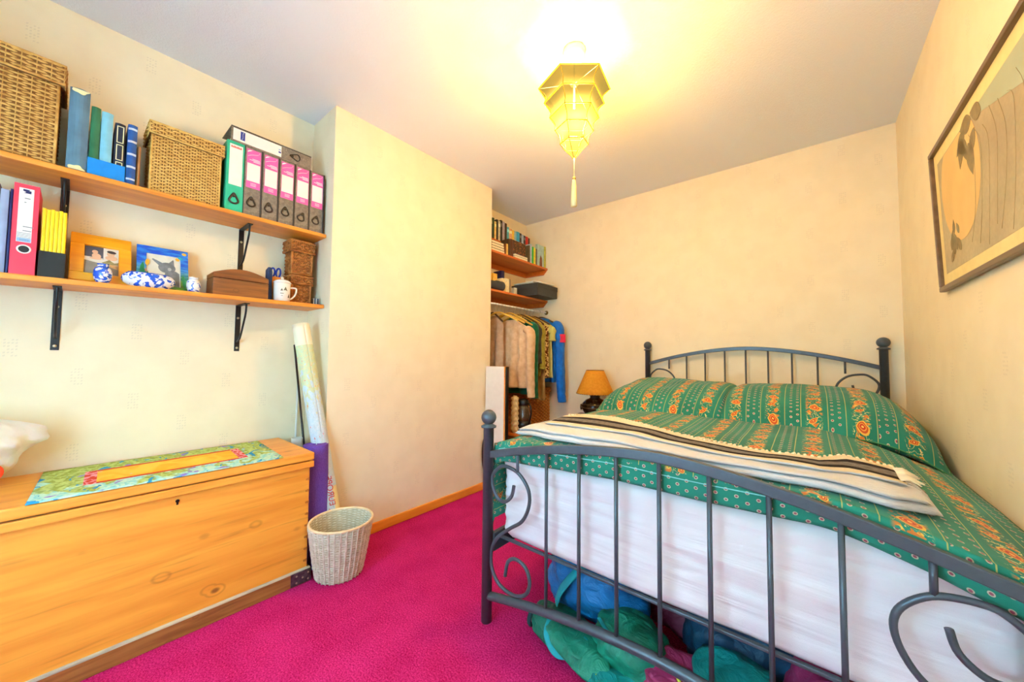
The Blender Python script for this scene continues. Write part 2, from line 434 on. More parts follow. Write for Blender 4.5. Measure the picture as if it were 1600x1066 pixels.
# ------------------------------------------------------------------ books and files (spines look towards +X)
def book(label, xf, depth, y0, y1, z0, h, m, name='book', cat='book', group=None, bands=(), bandm=None, round_=.004, lean=0, boxes=(), vol=None):
    t = thing(name, label, cat, (xf-depth/2, (y0+y1)/2, z0), group)
    c = .0022; w_ = y1-y0
    b = MB()
    n = 6; prof = [(xf-depth, y0), (xf-.006, y0)]+[(xf-.006+round_*1.5*sin(PI*k/n), y0+w_*k/n) for k in range(1, n)]+[(xf-.006, y1), (xf-depth, y1), (xf-depth, y1-c), (xf-.008, y1-c), (xf-.008, y0+c), (xf-depth, y0+c)]
    b.prism([(x, y, z0) for x, y in prof], (0, 0, h))
    b.build('cover', m, t)
    MB().box((xf-depth+.004, y0+c, z0+.003), (xf-.008, y1-c, z0+h-.004)).build('pages', M_paper, t)
    for (za, zb_) in bands:
        bb = MB(); bb.grid(lambda i, j: (xf-.0055+round_*1.5*sin(PI*min(max(i, .04), .96))+.0006, y0+w_*(.04+.92*i), z0+h*(za+(zb_-za)*j)), 6, 1)
        bb.build('spine_band', bandm, t, solid=.0006)
    for (ya, yb, za, zb_) in boxes:      # thin outlined rectangles on the spine
        f = MB(); x = xf-.006+round_*1.5+.0004; e = w_*.10
        A, B, Cc, D = y0+w_*ya, y0+w_*yb, z0+h*za, z0+h*zb_
        for q in (((x, A, Cc), (x+.0006, A+e, D)), ((x, B-e, Cc), (x+.0006, B, D)), ((x, A, Cc), (x+.0006, B, Cc+e)), ((x, A, D-e), (x+.0006, B, D))): f.box(*q)
        f.build('spine_panel', bandm, t)
    if lean: t.rotation_euler.x = lean
    return t
C_slate = plain('slate_blue_cloth', S(92, 124, 142), .6, var=.15, scale=12)
C_green = plain('green_cloth', S(46, 108, 70), .55, var=.12, scale=14)
C_sky = plain('pale_blue_cover', S(134, 200, 222), .5, var=.06)
C_navyb = plain('near_black_cover', S(34, 42, 62), .5, var=.1)
C_navy = plain('navy_cover', S(30, 78, 140), .5, var=.1)
C_cream = plain('cream_print', S(232, 222, 170), .6, var=.06)
C_silver = plain('silver_print', S(200, 210, 222), .5, var=.05)
C_card = plain('brown_card', S(176, 120, 72), .8, var=.1)
XFB = -2.062
t = book('tall slate-blue cloth book with cream corner ornaments beside the large basket', XFB, .17, -.041, .008, Z1, .308, C_slate, round_=.007)
def ornament(y0, y1, z, s, up):       # scalloped cream ornament printed across the spine
    ym = (y0+y1)/2; P = []
    for k in range(17):
        a = PI*k/16; r = 1+.12*cos(5*a); P.append((XFB+.0052, ym+(y1-y0)*.42*cos(a)*r, z+up*s*sin(a)*r))
    return P
for z, up in ((Z1+.304, -1), (Z1+.004, 1)):
    MB().prism(ornament(-.041, .008, z, .016, up), (.0006, 0, 0)).build('ornament', C_cream, t)
book('plain dark green book standing in the blue magazine holder', -2.068, .13, .012, .036, Z1+.004, .262, C_green)
book('pale sky-blue book standing in the blue magazine holder', -2.068, .13, .038, .068, Z1+.004, .256, C_sky)
book('near-black book with cream outlined panels in the blue magazine holder', -2.068, .13, .0735, .1015, Z1+.004, .230, C_navyb, boxes=((.18, .86, .66, .95), (.18, .86, .36, .63), (.18, .86, .05, .33)), bandm=C_cream)
book('navy blue book with silver bands beside the seagrass basket', XFB, .14, .1075, .134, Z1, .243, C_navy, bands=((.91, .945), (.70, .735), (.49, .525), (.28, .315), (.08, .11)), bandm=C_silver)
book('thin brown card folder between navy book and seagrass basket', -2.075, .14, .1365, .147, Z1, .170, C_card, name='card_folder', cat='folder')
C_holder = plain('bright_blue_card', S(12, 134, 214), .45, var=.05)
t = thing('magazine_holder', 'bright blue open magazine holder holding three books', 'holder', (-2.13, .058, Z1))
b = MB().box((-2.066, .0095, Z1), (-2.0635, .1055, Z1+.066)).box((-2.215, .0095, Z1), (-2.066, .1055, Z1+.002))
b.build('front', C_holder, t)
for y in (.0095, .1045):
    MB().prism([(-2.066, y, Z1), (-2.066, y, Z1+.066), (-2.15, y, Z1+.20), (-2.215, y, Z1+.20), (-2.215, y, Z1)], (0, .001, 0)).build('side', C_holder, t)

# lever arch files
M = Mat('marbled_grey_board', .6); nz = M.noise(60, 5, dist=1.2); n2 = M.noise(220, 2)
M.base(M.mix(n2.step(.66, .74), M.mix(nz.step(.35, .65), S(112, 98, 84), S(134, 118, 100)), S(176, 162, 144))); M_marb = M.m
C_gfile = plain('green_file_board', S(36, 172, 130), .5, var=.05)
C_pink = plain('pink_label', S(226, 92, 160), .55, var=.04)
C_pinkd = plain('deep_pink_print', S(196, 44, 120), .55, var=.04)
C_rfile = plain('red_file_board', S(226, 44, 66), .5, var=.05)
C_edge = plain('dark_file_edge', S(52, 48, 46), .6, var=.1)
C_ink = plain('grey_ink', S(120, 124, 132), .7, var=.05)
C_redink = plain('red_ink', S(214, 60, 44), .6, var=.05)
C_blueink = plain('blue_ink', S(38, 52, 140), .6, var=.05)
C_paleb = plain('pale_blue_print', S(150, 186, 222), .6, var=.05)
M_ring = plain('dark_metal_pull', S(58, 54, 50), .3, .7, var=.1)
def pull(x, yc, zc, s, root, tilt=0):
    """triangular finger pull with a round eye"""
    b = MB(); pts = []
    for k in range(28):
        a = 2*PI*k/28; r = .62+.38*(.5+.5*sin(a))**2*1.0
        pts.append((cos(a)*s*.66*(1-.66*max(0, sin(a))), (sin(a)*s*(1.25 if sin(a) > 0 else .55))))
    R = Matrix.Rotation(tilt, 2)
    P = [R@Vector(p) for p in pts]
    b.tube([(x, yc+p.x, zc+p.y) for p in P], s*.17, 6, closed=True, flat=.6)
    q = R@Vector((0, s*.86)); b.ball((x, yc+q.x, zc+q.y), s*.30, 10, 6, (.4, 1, 1.1))
    return b.build('finger_pull', M_ring, root, smooth=True)
def lever_file(label, y0, y1, z0, h, m, xf=XFB, depth=.165, name='lever_arch_file', group=None):
    t = thing(name, label, 'file', (xf-depth/2, (y0+y1)/2, z0), group); c = .0025
    b = MB().box((xf-c, y0, z0), (xf, y1, z0+h)).box((xf-depth, y0, z0), (xf-c, y0+c, z0+h)).box((xf-depth, y1-c, z0), (xf-c, y1, z0+h))
    b.build('cover', m, t)
    MB().box((xf-depth, y0+c, z0+.006), (xf-.012, y1-c-.014, z0+h-.02)).build('papers', M_paper, t)
    return t
def label_rect(root, name, x, y0, y1, z0, z1, m, th=.0006):
    return MB().box((x, y0, z0), (x+th, y1, z1)).build(name, m, root)
GF = lever_file('green lever arch file with white spine label beside the seagrass basket', .420, .487, Z1, .332, C_gfile)
lb = label_rect(GF, 'label', XFB, .430, .480, Z1+.125, Z1+.318, M_label)
lg = MB()
for k in range(9): lg.box((XFB+.0007, .435+.0045*k, Z1+.3015), (XFB+.001, .4385+.0045*k, Z1+.3105-.002*(k % 3 == 1)))
lg.build('red_print', C_redink, lb)
pull(XFB+.002, .452, Z1+.053, .026, GF)
ords = ('first', 'second', 'third', 'fourth', 'fifth')
for i in range(5):
    y0 = .4905+i*.0735; y1 = y0+.071; h = .331+.001*(i % 2)
    f = lever_file('marbled grey file with pink label, %s one right of the green file' % ords[i], y0, y1, Z1, h, M_marb, group='pink-labelled lever arch files on the upper shelf')
    MB().box((XFB-.001, y1-.006, Z1), (XFB+.0008, y1+.0004, Z1+h)).build('edge_strip', C_edge, f)
    ya, yb = y0+.006, y1-.008
    lb = label_rect(f, 'label', XFB, ya, yb, Z1+.135, Z1+h-.008, C_pink)
    label_rect(lb, 'label_field', XFB+.0007, ya+.002, yb-.002, Z1+.168, Z1+.255, M_label, .0004)
    x = XFB+.0007; zt = Z1+h-.014
    MB().tube(bez([(x, ya+.003, zt-.030), (x, ya+.02, zt-.020), (x, yb-.012, zt-.011), (x, yb-.006, zt+.001)], 6), [.0028]*6+[.0023]*6+[.0016]*7, 4, flat=.3).build('swoosh', M_label, lb)
    MB().prism([(x, ya+.002, zt-.006), (x, ya+.010, zt+.001), (x, ya+.022, zt+.002), (x, ya+.002, zt-.011)], (.0004, 0, 0)).build('swoosh', M_label, lb)
    for k, (a_, c_) in enumerate(((.022, .002), (.010, .0), (.026, .0))):
        MB().box((x, ya+a_, zt-.040-.006*k), (x+.0004, yb-c_-.003, zt-.0375-.006*k)).build('print_line', M_label, lb)
    for k in range(3): MB().box((x, ya+.018, Z1+.158-.006*k), (x+.0004, yb-.016, Z1+.1595-.006*k)).build('print_line', M_label, lb)
    pull(XFB+.002, (y0+y1)/2-.006, Z1+.060-(.004 if i in (1, 3) else 0), .025, f, tilt=(0, 0, 0, -.35, -.2)[i])
# file lying flat on top of the upright ones
zt = Z1+.3335
t = thing('lever_arch_file', 'marbled grey file lying flat on the upright files, long white label', 'file', (XFB-.08, .61, zt))
b = MB().box((XFB-.0025, .432, zt), (XFB, .782, zt+.072)).box((XFB-.165, .432, zt), (XFB-.0025, .782, zt+.0025)).box((XFB-.165, .432, zt+.0695), (XFB-.0025, .782, zt+.072))
b.build('cover', M_marb, t)
MB().box((XFB-.16, .452, zt+.006), (XFB-.012, .776, zt+.055)).build('papers', M_paper, t)
MB().box((XFB-.001, .432, zt+.068), (XFB+.0008, .782, zt+.0725)).build('edge_strip', C_edge, t)
lb = label_rect(t, 'label', XFB, .440, .640, zt+.008, zt+.064, M_label)
lg = label_rect(lb, 'logo', XFB+.0007, .468, .486, zt+.017, zt+.057, C_blueink, .0004)
MB().tube(bez([(XFB+.0012, .4725, zt+.0225), (XFB+.0012, .4765, zt+.0225), (XFB+.0012, .4775, zt+.030), (XFB+.0012, .4770, zt+.044), (XFB+.0012, .478, zt+.0515), (XFB+.0012, .4815, zt+.0515)], 5), .0021, 6, flat=.3).build('logo_stroke', M_label, lg)
label_rect(lb, 'print_mark', XFB+.0007, .627, .638, zt+.026, zt+.034, C_blueink, .0004)
label_rect(lb, 'print_mark', XFB+.0007, .627, .638, zt+.040, zt+.046, C_paleb, .0004)
pl_ = pull(XFB+.002, .712, zt+.036, .026, t, tilt=PI/2)

# lower shelf: folders, red file, magazines in a black box
zz = Z2(-.2)
C_clear = plain('blue_plastic_sleeve', S(60, 84, 150), .25, var=.2, scale=8); C_grey = plain('grey_plastic_sleeve', S(150, 160, 186), .25, var=.15, scale=8)
C_nav2 = plain('dark_navy_card', S(24, 30, 84), .4, var=.1)
for i, (y0, y1, h, m, lab) in enumerate(((-.204, -.186, .305, C_clear, 'bright blue plastic folder at the far left of the lower shelf'), (-.184, -.173, .300, C_nav2, 'dark navy folder on the lower shelf between blue and grey folders'), (-.171, -.154, .285, C_grey, 'grey translucent plastic folder beside the dark navy folder'), (-.152, -.146, .290, C_nav2, 'thin dark navy folder touching the red lever arch file'))):
    book(lab, -2.07, .17, y0, y1, Z2((y0+y1)/2), h, m, name='plastic_folder', cat='folder', round_=.001)
RF = lever_file('red lever arch file with white label and round finger hole', -.1445, -.0915, Z2(-.118), .312, C_rfile)
zr = Z2(-.118)
lb = label_rect(RF, 'label', XFB, -.134, -.103, zr+.112, zr+.298, M_label)
x = XFB+.0007
MB().prism([(x, -.126, zr+.294), (x, -.111, zr+.294), (x, -.119, zr+.285), (x, -.126, zr+.288)], (.0004, 0, 0)).build('logo', C_nav2, lb)
MB().prism([(x, -.124, zr+.281), (x, -.114, zr+.2905), (x, -.109, zr+.2905), (x, -.109, zr+.281)], (.0004, 0, 0)).build('logo', C_nav2, lb)
for k, wd in enumerate((.012, .004, .0, .0, .0, .0, .0, .022, .018)):
    if wd: MB().box((x, -.122, zr+.262-.014*k), (x+.0003, -.122+wd, zr+.2645-.014*k)).build('print_line', C_ink, lb)
for k in range(4): MB().box((x, -.133, zr+.142-.005*k), (x+.0003, -.104, zr+.1435-.005*k)).build('print_line', C_ink, lb)
lb2 = label_rect(lb, 'barcode_panel', x, -.133, -.104, zr+.113, zr+.1255, C_paleb, .0003)
for k in range(9): label_rect(lb2, 'bar', x+.0003, -.127+.0022*k, -.1262+.0022*k, zr+.115, zr+.123, C_ink, .0002)
yc, zc = -.117, zr+.088
MB().tube([(XFB+.001, yc+.0135*cos(2*PI*k/24), zc+.0135*sin(2*PI*k/24)) for k in range(24)], .0022, 6, closed=True).build('hole_ring', M_label, RF, smooth=True)
MB().prism([(XFB, yc+.0125*cos(2*PI*k/24), zc+.0125*sin(2*PI*k/24)) for k in range(24)], (.0006, 0, 0)).build('finger_hole', M_black, RF)
zb = Z2(-.055)
t = thing('magazine_box', 'low glossy black plastic box holding yellow magazines', 'box', (-2.14, -.056, zb))
b = MB().box((-2.0675, -.0865, zb), (-2.065, -.026, zb+.092)).box((-2.22, -.0865, zb), (-2.0675, -.0845, zb+.092)).box((-2.22, -.028, zb), (-2.0675, -.026, zb+.092)).box((-2.22, -.0845, zb), (-2.0675, -.028, zb+.003))
b.build('walls', M_black, t, bevel=.0008)
C_yell = plain('yellow_magazine_cover', S(246, 196, 12), .4, var=.06, scale=20)
for i in range(6):
    y0 = -.0838+i*.0092
    book('yellow-spined magazine in the black box, %s from the red file' % (ords+('sixth',))[i], -2.071, .14, y0, y0+.0084, zb+.003, .243-.003*(i % 2), C_yell, name='magazine', cat='magazine', group='yellow magazines in the black box', round_=.0006)

# ------------------------------------------------------------------ framed photographs on the lower shelf
M_frame = wood('orange_frame_wood', S(232, 146, 20), S(246, 164, 30), S(200, 110, 10), knots=False, rough=.35)
C_skin = plain('photo_skin_tone', S(226, 176, 142), .6, var=.06); C_dgrey = plain('photo_dark_grey', S(84, 82, 92), .6, var=.08)
C_pwhite = plain('photo_white', S(232, 222, 210), .6, var=.05); C_olive = plain('photo_olive', S(150, 134, 90), .6, var=.2, scale=80)
C_taupe = plain('photo_taupe', S(136, 126, 112), .6, var=.08); C_tan = plain('photo_tan', S(206, 160, 108), .6, var=.2, scale=80)
C_hair = plain('photo_dark_hair', S(58, 48, 46), .6, var=.1)
def leaning(yc, zb, xb, tilt):
    """map local picture coordinates (a right, c up, d out) to the world, leaning back against the wall"""
    def f(a, c, d=0): return Vector((xb-sin(tilt)*c+cos(tilt)*d, yc+a, zb+cos(tilt)*c+sin(tilt)*d))
    return f
def frame_bar(b, f, a0, c0, a1, c1, th):
    P = [f(a0, c0), f(a1, c0), f(a1, c1), f(a0, c1)]; b.prism(P, f(0, 0, th)-f(0, 0, 0)); return b
def flat(f, pts, d, th=.0004): 
    return MB().prism([f(a, c, d) for a, c in pts], f(0, 0, th)-f(0, 0, 0))
def ell(a, c, ra, rc, n=18, rot=0): return [(a+ra*cos(2*PI*k/n)*cos(rot)-rc*sin(2*PI*k/n)*sin(rot), c+ra*cos(2*PI*k/n)*sin(rot)+rc*sin(2*PI*k/n)*cos(rot)) for k in range(n)]
yc, zb = .062, Z2(.062)
f = leaning(yc, zb+.0015, -2.112, .50)
t = thing('photo_frame', 'orange wooden photo frame with family snapshots, leaning against the wall', 'photo frame', (-2.12, yc, zb))
W2, Hh, ia, ic0, ic1 = .081, .228, .045, .038, .176
for q in ((-W2, 0, W2, ic0), (-W2, ic1, W2, Hh), (-W2, ic0, -ia, ic1), (ia, ic0, W2, ic1)):
    frame_bar(MB(), f, *q, .014).build('frame_bar', M_frame, t, bevel=.003)
ph = flat(f, [(-ia, ic0), (ia, ic0), (ia, ic1), (-ia, ic1)], .003).build('photograph', C_pwhite, t)
flat(f, [(-ia, .118), (.004, .118), (.004, ic1), (-ia, ic1)], .0036).build('print_area', C_dgrey, ph)
flat(f, [(-ia, .108), (.0, .108), (.003, .122), (-ia, .124)], .0042).build('print_area', C_pwhite, ph)
flat(f, ell(-.018, .150, .008, .009), .0046).build('print_figure', C_skin, ph); flat(f, ell(-.014, .130, .012, .014, rot=.3), .0044).build('print_figure', C_skin, ph)
flat(f, ell(-.016, .118, .016, .006), .0046).build('print_figure', C_skin, ph)
flat(f, ell(.024, .148, .011, .013), .0042).build('print_figure', C_skin, ph); flat(f, ell(.026, .158, .013, .007, rot=-.2), .0046).build('print_figure', C_hair, ph)
flat(f, ell(.026, .128, .017, .012), .0042).build('print_figure', C_skin, ph)
flat(f, [(-ia, ic0), (ia, ic0), (ia, .085), (.01, .092), (-.02, .100), (-ia, .106)], .0036).build('print_area', C_taupe, ph)
flat(f, [(.0, .100), (.02, .118), (.034, .104), (ia, .110), (ia, .096), (.012, .094)], .0044).build('print_area', C_olive, ph)
flat(f, [(-.012, .096), (ia, .094), (ia, .072), (.016, .086)], .0048).build('print_area', C_tan, ph)
# cat picture in a hand-painted frame
M = Mat('hand_painted_frame', .4); p = M.xyz(); n1 = M.noise(14, 4, dist=1.5); n2 = M.noise(60, 3, stretch=(1, .4, 1.6))
hgt = p[2]+n1*.10
cc = M.mix(hgt.step(.08, .20), M.mix(n2.step(.4, .6), S(30, 120, 60), S(120, 176, 40)), M.mix(n2.step(.35, .65), S(14, 70, 190), S(44, 130, 214)))
M.base(M.mix(M.noise(22, 2, dist=.5).step(.68, .76), cc, S(232, 150, 30))); M_paint = M.m
yc, zb = .240, Z2(.240)
f = leaning(yc, zb+.001, -2.140, .32)
t = thing('photo_frame', 'blue and green hand-painted frame with a grey cat picture', 'photo frame', (-2.15, yc, zb))
W2, Hh, ia0, ia1, ic0, ic1 = .082, .205, -.052, .056, .022, .172
for q in ((-W2, 0, W2, ic0), (-W2, ic1, W2, Hh), (-W2, ic0, ia0, ic1), (ia1, ic0, W2, ic1)):
    frame_bar(MB(), f, *q, .009).build('frame_bar', M_paint, t, bevel=.002)
C_greenp = plain('painted_leaf_green', S(40, 140, 74), .4, var=.2); C_orangep = plain('painted_flower_orange', S(236, 160, 40), .4, var=.15); C_teal_p = plain('painted_bird_teal', S(30, 150, 170), .4, var=.2)
for a, c, r, l_, m in ((-.062, .07, .1, .08, C_greenp), (-.056, .05, -.25, .07, C_greenp), (-.066, .09, -.1, .07, C_greenp), (-.050, .125, -.1, .035, C_orangep), (.055, .165, .9, .022, C_teal_p), (.045, .156, .5, .018, C_orangep), (.068, .188, 1.4, .018, C_orangep), (.066, .05, .1, .07, C_greenp)):
    P = [(a+sin(-r)*l_*k+cos(r)*wv, c+cos(r)*l_*k+sin(r)*wv) for k, wv in ((-.5, 0), (-.2, .006), (.2, .006), (.5, 0), (.2, -.006), (-.2, -.006))]
    flat(f, P, .0095, .0006).build('painted_shape', m, t)
ph = flat(f, [(ia0, ic0), (ia1, ic0), (ia1, ic1), (ia0, ic1)], .002).build('photograph', plain('photo_cream_ground', S(230, 224, 208), .6, var=.05), t)
C_cat = plain('photo_cat_grey', S(120, 122, 124), .6, var=.2, scale=60)
flat(f, ell(.012, .112, .028, .026), .0026).build('print_figure', C_cat, ph)
flat(f, [(-.012, .118), (-.036, .146), (-.032, .150), (-.004, .134)], .0028).build('print_figure', C_cat, ph)
flat(f, [(.014, .132), (.032, .156), (.034, .150), (.036, .118)], .0028).build('print_figure', C_cat, ph)
flat(f, [(.006, .092), (.040, .100), (.052, .090), (.052, .024), (.0, .024)], .0026).build('print_figure', C_cat, ph)
flat(f, ell(.020, .106, .006, .008), .0032).build('print_figure', plain('photo_light_grey', S(176, 176, 172), .6), ph)

# ------------------------------------------------------------------ blue-and-white china
def china(name, seed, thr=.5, scale=26):
    M = Mat(name, .12, 0, .6)
    mp = M.n('ShaderNodeMapping'); mp.inputs['Location'].default_value = (seed, seed*.7, 0); M.l(M.coord(), mp.inputs[0])
    a = M.noise(scale, 3, vec=mp.outputs[0], dist=1.6); bq = M.noise(scale*3, 2, vec=mp.outputs[0])
    z = M.xyz()[2]
    blue = (a+(bq-.5)*.25).step(thr-.01, thr+.03)
    M.base(M.mix(blue, S(236, 240, 246), S(24, 84, 196))); return M.m
M_ch = china('blue_and_white_glaze', 1.3, .47, 34); M_ch2 = china('blue_and_white_glaze_fine', 4.1, .50, 36); M_ch3 = china('blue_and_white_glaze_sparse', 7.7, .55, 30)
C_glaze = plain('white_glaze', S(238, 236, 230), .15, var=.02); C_bline = plain('cobalt_line', S(36, 70, 170), .2, var=.1)
def vase(label, y, x, zb, s, m, prof):
    t = thing('ginger_jar', label, 'jar', (x, y, zb))
    MB().lathe((x, y, zb), [(r*s, z*s) for r, z in prof], 32).build('body', m, t, smooth=True)
    zt = prof[-1][1]*s; rt = prof[-1][0]*s
    MB().tube([(x+rt*cos(2*PI*k/24), y+rt*sin(2*PI*k/24), zb+zt) for k in range(24)], .0022*s/.04, 6, closed=True).build('rim', C_bline, t, smooth=True)
    MB().lathe((x, y, zb), [(prof[0][0]*s+.0006, .0), (prof[0][0]*s+.001, .004)], 24).build('foot', C_glaze, t, smooth=True)
    return t
JP = [(.36, 0), (.40, .06), (.55, .35), (.62, .75), (.60, 1.1), (.50, 1.38), (.40, 1.48), (.37, 1.52), (.38, 1.72), (.40, 1.78), (.36, 1.79), (.30, 1.6)]
vase('round blue-and-white jar standing before the orange photo frame', .064, -2.0725, Z2(.061)+.0002, .041, M_ch, JP)
vase('small blue-and-white jar between cat picture and wooden box', .329, -2.085, Z2(.329)+.0002, .039, M_ch3, [(.42, 0), (.46, .06), (.60, .5), (.63, .9), (.56, 1.25), (.42, 1.40), (.38, 1.5), (.42, 1.66), (.44, 1.7), (.38, 1.7), (.34, 1.5)])
zb = Z2(.19)+.0002
t = thing('porcelain_dish', 'long low blue-and-white porcelain dish before the cat picture', 'dish', (-2.085, .192, zb))
prof = [(.050, 0), (.056, .004), (.072, .016), (.079, .030), (.077, .044), (.068, .055), (.060, .060), (.056, .058), (.055, .03), (.0, .02)]
MB().lathe((-2.098, .192, zb), prof, 40, .5, 1.02).build('bowl', M_ch2, t, smooth=True)
MB().tube([(-2.098+.030*cos(2*PI*k/40), .192+.0612*sin(2*PI*k/40), zb+.0595) for k in range(40)], .0018, 6, closed=True).build('rim_line', C_bline, t, smooth=True)

# ------------------------------------------------------------------ wooden box, mug, scissors, brown wicker boxes
zb = Z2(.5)+.0006
t = thing('wooden_box', 'brown wooden casket with gently domed lid on the lower shelf', 'box', (-2.13, .5, zb))
x0, x1, y0, y1 = -2.20, -2.072, .393, .610
MB().box((x0, y0, zb), (x1, y1, zb+.078)).build('body', M_brown, t, bevel=.002)
n = 14; arc = [(y0+(y1-y0)*k/n, zb+.080+.022+.028*sin(PI*k/n)) for k in range(n+1)]
MB().prism([(x0, y0, zb+.080)]+[(x0, y, z) for y, z in arc]+[(x0, y1, zb+.080)], (x1-x0, 0, 0)).build('lid', M_brown, t, bevel=.002)
zb = Z2(.678)+.0002; mx_, my = -2.092, .676
t = thing('lidded_mug', 'white china mug with lid and painted mountain landscape', 'mug', (mx_, my, zb))
MB().lathe((mx_, my, zb), [(.033, 0), (.036, .003), (.037, .05), (.038, .092), (.036, .094), (.034, .09)], 32).build('body', C_glaze, t, smooth=True)
lo = MB().lathe((mx_, my, zb+.094), [(.040, 0), (.041, .003), (.034, .012), (.018, .019), (.008, .021)], 32).build('lid', C_glaze, t, smooth=True)
MB().ball((mx_, my, zb+.121), .0075, 14, 8).build('lid_knob', C_glaze, lo, smooth=True)
ang = .62     # handle points to the right of the picture
hd = Vector((cos(PI/2-ang*0.25), sin(PI/2-ang*.25), 0))
P = [Vector((mx_, my, zb))+hd*r+Vector((0, 0, z)) for r, z in ((.034, .074), (.052, .076), (.064, .072), (.061, .045), (.048, .024), (.034, .014))]
MB().tube(bez(P, 4), .0042, 8).build('handle', C_glaze, t, smooth=True)
C_inkgr = plain('grey_green_glaze_paint', S(110, 112, 92), .3, var=.2)
def on_mug(a, z, r=.0382): return Vector((mx_+r*cos(a), my+r*sin(a), zb+z))
for pts in ([(-.5, .052), (-.32, .064), (-.2, .052)], [(-.14, .054), (.10, .074), (.36, .052), (.1, .056)], [(-.5, .040), (-.1, .040), (-.1, .0375), (-.5, .037)], [(.40, .020), (.6, .040), (.7, .018)], [(-.45, .026), (-.25, .029), (-.2, .026)]):
    MB().add([on_mug(a, z) for a, z in pts], [tuple(range(len(pts)))]).build('painted_landscape', C_inkgr, t, solid=.0004)
zb = Z2(.62)
C_den = plain('dark_denim', S(38, 58, 96), .8, var=.15, scale=80)
t = MB().prism([(-2.16, .618, zb+.0005), (-2.105, .618, zb+.0005), (-2.105, .618, zb+.150), (-2.12, .618, zb+.176), (-2.16, .618, zb+.165)], (0, .018, 0)).build('pouch', C_den, None, bevel=.006, seg=3, origin=(-2.13, .627, zb))
tag(t, 'dark navy soft pouch standing between wooden box and mug', 'pouch')
C_blueh = plain('glossy_blue_plastic', S(20, 60, 190), .2, var=.08)
zb = Z2(.665)
t = thing('pen_pot', 'small orange pot holding blue-handled scissors behind the mug', 'pot', (-2.175, .668, zb))
MB().lathe((-2.175, .668, zb+.0003), [(.024, 0), (.026, .004), (.028, .135), (.026, .135), (.022, .01)], 20).build('pot', plain('orange_pot_glaze', S(220, 140, 50), .4), t, smooth=True)
t = thing('scissors', 'pair of scissors with glossy blue loop handles in the pot', 'scissors', (-2.172, .668, zb+.0105))
for dy, rot in ((-.012, .15), (.012, -.1)):
    c = Vector((-2.172+dy*.4, .668+dy, zb+.160)); P = [(c.x, c.y+.010*cos(2*PI*k/20)+.002*sin(2*PI*k/20), c.z+.024*sin(2*PI*k/20)) for k in range(20)]
    MB().tube(P, .0045, 8, closed=True).build('handle', C_blueh, t, smooth=True)
    MB().tube([(c.x, c.y, c.z-.024), (-2.172, .668-dy*.2, zb+.011)], [.004, .0015], 6).build('blade', M_steel, t, smooth=True)
zb = Z2(.785)+.001
lidded_basket('wicker_box', 'lower brown wicker box with lid, under another behind the mug', -2.225, -2.125, .728, .832, zb, zb+.118, zb+.155, .008, M_wickd, 6, 13, 4, .0036, .6, 'brown wicker boxes in a stack')
lidded_basket('wicker_box', 'upper brown wicker box with lid, just under the upper shelf', -2.225, -2.125, .724, .836, zb+.1602, zb+.293, zb+.345, .010, M_wickd, 6, 14, 5, .0036, .6, 'brown wicker boxes in a stack')
t = thing('tin', 'tiny black and silver tin at the right end of the lower shelf', 'tin', (-2.10, .842, Z2(.842)))
zb = Z2(.842)+.0004
MB().box((-2.118, .828, zb), (-2.086, .858, zb+.036)).build('body', plain('slate_tin', S(56, 74, 86), .35, .3), t, bevel=.002)
for y in (.827, .8405, .855): MB().box((-2.0865, y, zb), (-2.0845, y+.004, zb+.037)).build('edge', plain('silver_tin', S(196, 196, 196), .3, .5), t)

# ------------------------------------------------------------------ pine blanket chest with runner
t = thing('blanket_chest', 'large varnished pine blanket chest with worn brown plinth', 'chest', (-2.02, .18, 0))
x0, x1, y0, y1 = XL+.022, -1.795, -.42, .722
PLZ = .062
MB().box((x0, y0, PLZ), (x1, y1, .530)).build('body', M_pine, t, bevel=.003)
MB().box((x0, y0-.004, 0), (x1+.012, y1+.012, PLZ)).build('plinth', M_plinth, t, bevel=.004)
M = Mat('worn_grey_edge', .7); M.base(M.mix(M.noise(14, 4, stretch=(1, .3, 1)).step(.4, .6), S(150, 148, 140), S(206, 190, 160))); M_worn = M.m
MB().box((x1-.001, y0, PLZ-.006), (x1+.0125, y1+.011, PLZ+.004)).build('plinth_edge', M_worn, t, bevel=.003)
lid = MB().box((x0, y0-.012, .545), (x1+.014, y1+.014, .580)).build('lid', M_pine, t, bevel=.007, seg=3)
MB().box((x1+.001, y0-.012, .513), (x1+.014, y1+.013, .541)).build('lid_moulding', M_pine, t, bevel=.003)
MB().box((x0, y1+.001, .513), (x1+.001, y1+.013, .541)).build('lid_moulding', M_pinex, t, bevel=.003)
MB().box((x0+.004, y0, .530), (x1-.004, y1-.002, .546)).build('shadow_gap_rail', M_plinth, t)
C_dove = plain('dovetail_endgrain', S(186, 102, 40), .6, var=.3, scale=160)
for k in range(8):
    z = .095+k*.052
    MB().prism([(x1, y1-.016, z-.004), (x1, y1-.0005, z-.007), (x1, y1-.0005, z+.007), (x1, y1-.016, z+.004)], (.0007, 0, 0)).build('dovetail', C_dove, t)
kh = MB(); kx = x1+.0006; ky, kz = .268, .492
kh.prism([(kx-.0006, ky+.006*cos(a), kz+.006*sin(a)) for a in [2*PI*i/14 for i in range(14)]], (.0012, 0, 0)); kh.box((kx-.0006, ky-.003, kz-.014), (kx+.0006, ky+.003, kz))
kh.build('keyhole', M_black, t)
cb = MB().box((x1+.0122, y1-.070, .004), (x1+.0142, y1+.0135, PLZ-.002)).box((x1-.03, y1+.0122, .004), (x1+.0142, y1+.0142, PLZ-.002)).build('corner_bracket', plain('tarnished_steel_plate', S(96, 98, 100), .35, .8, var=.3, scale=60), t, bevel=.001)
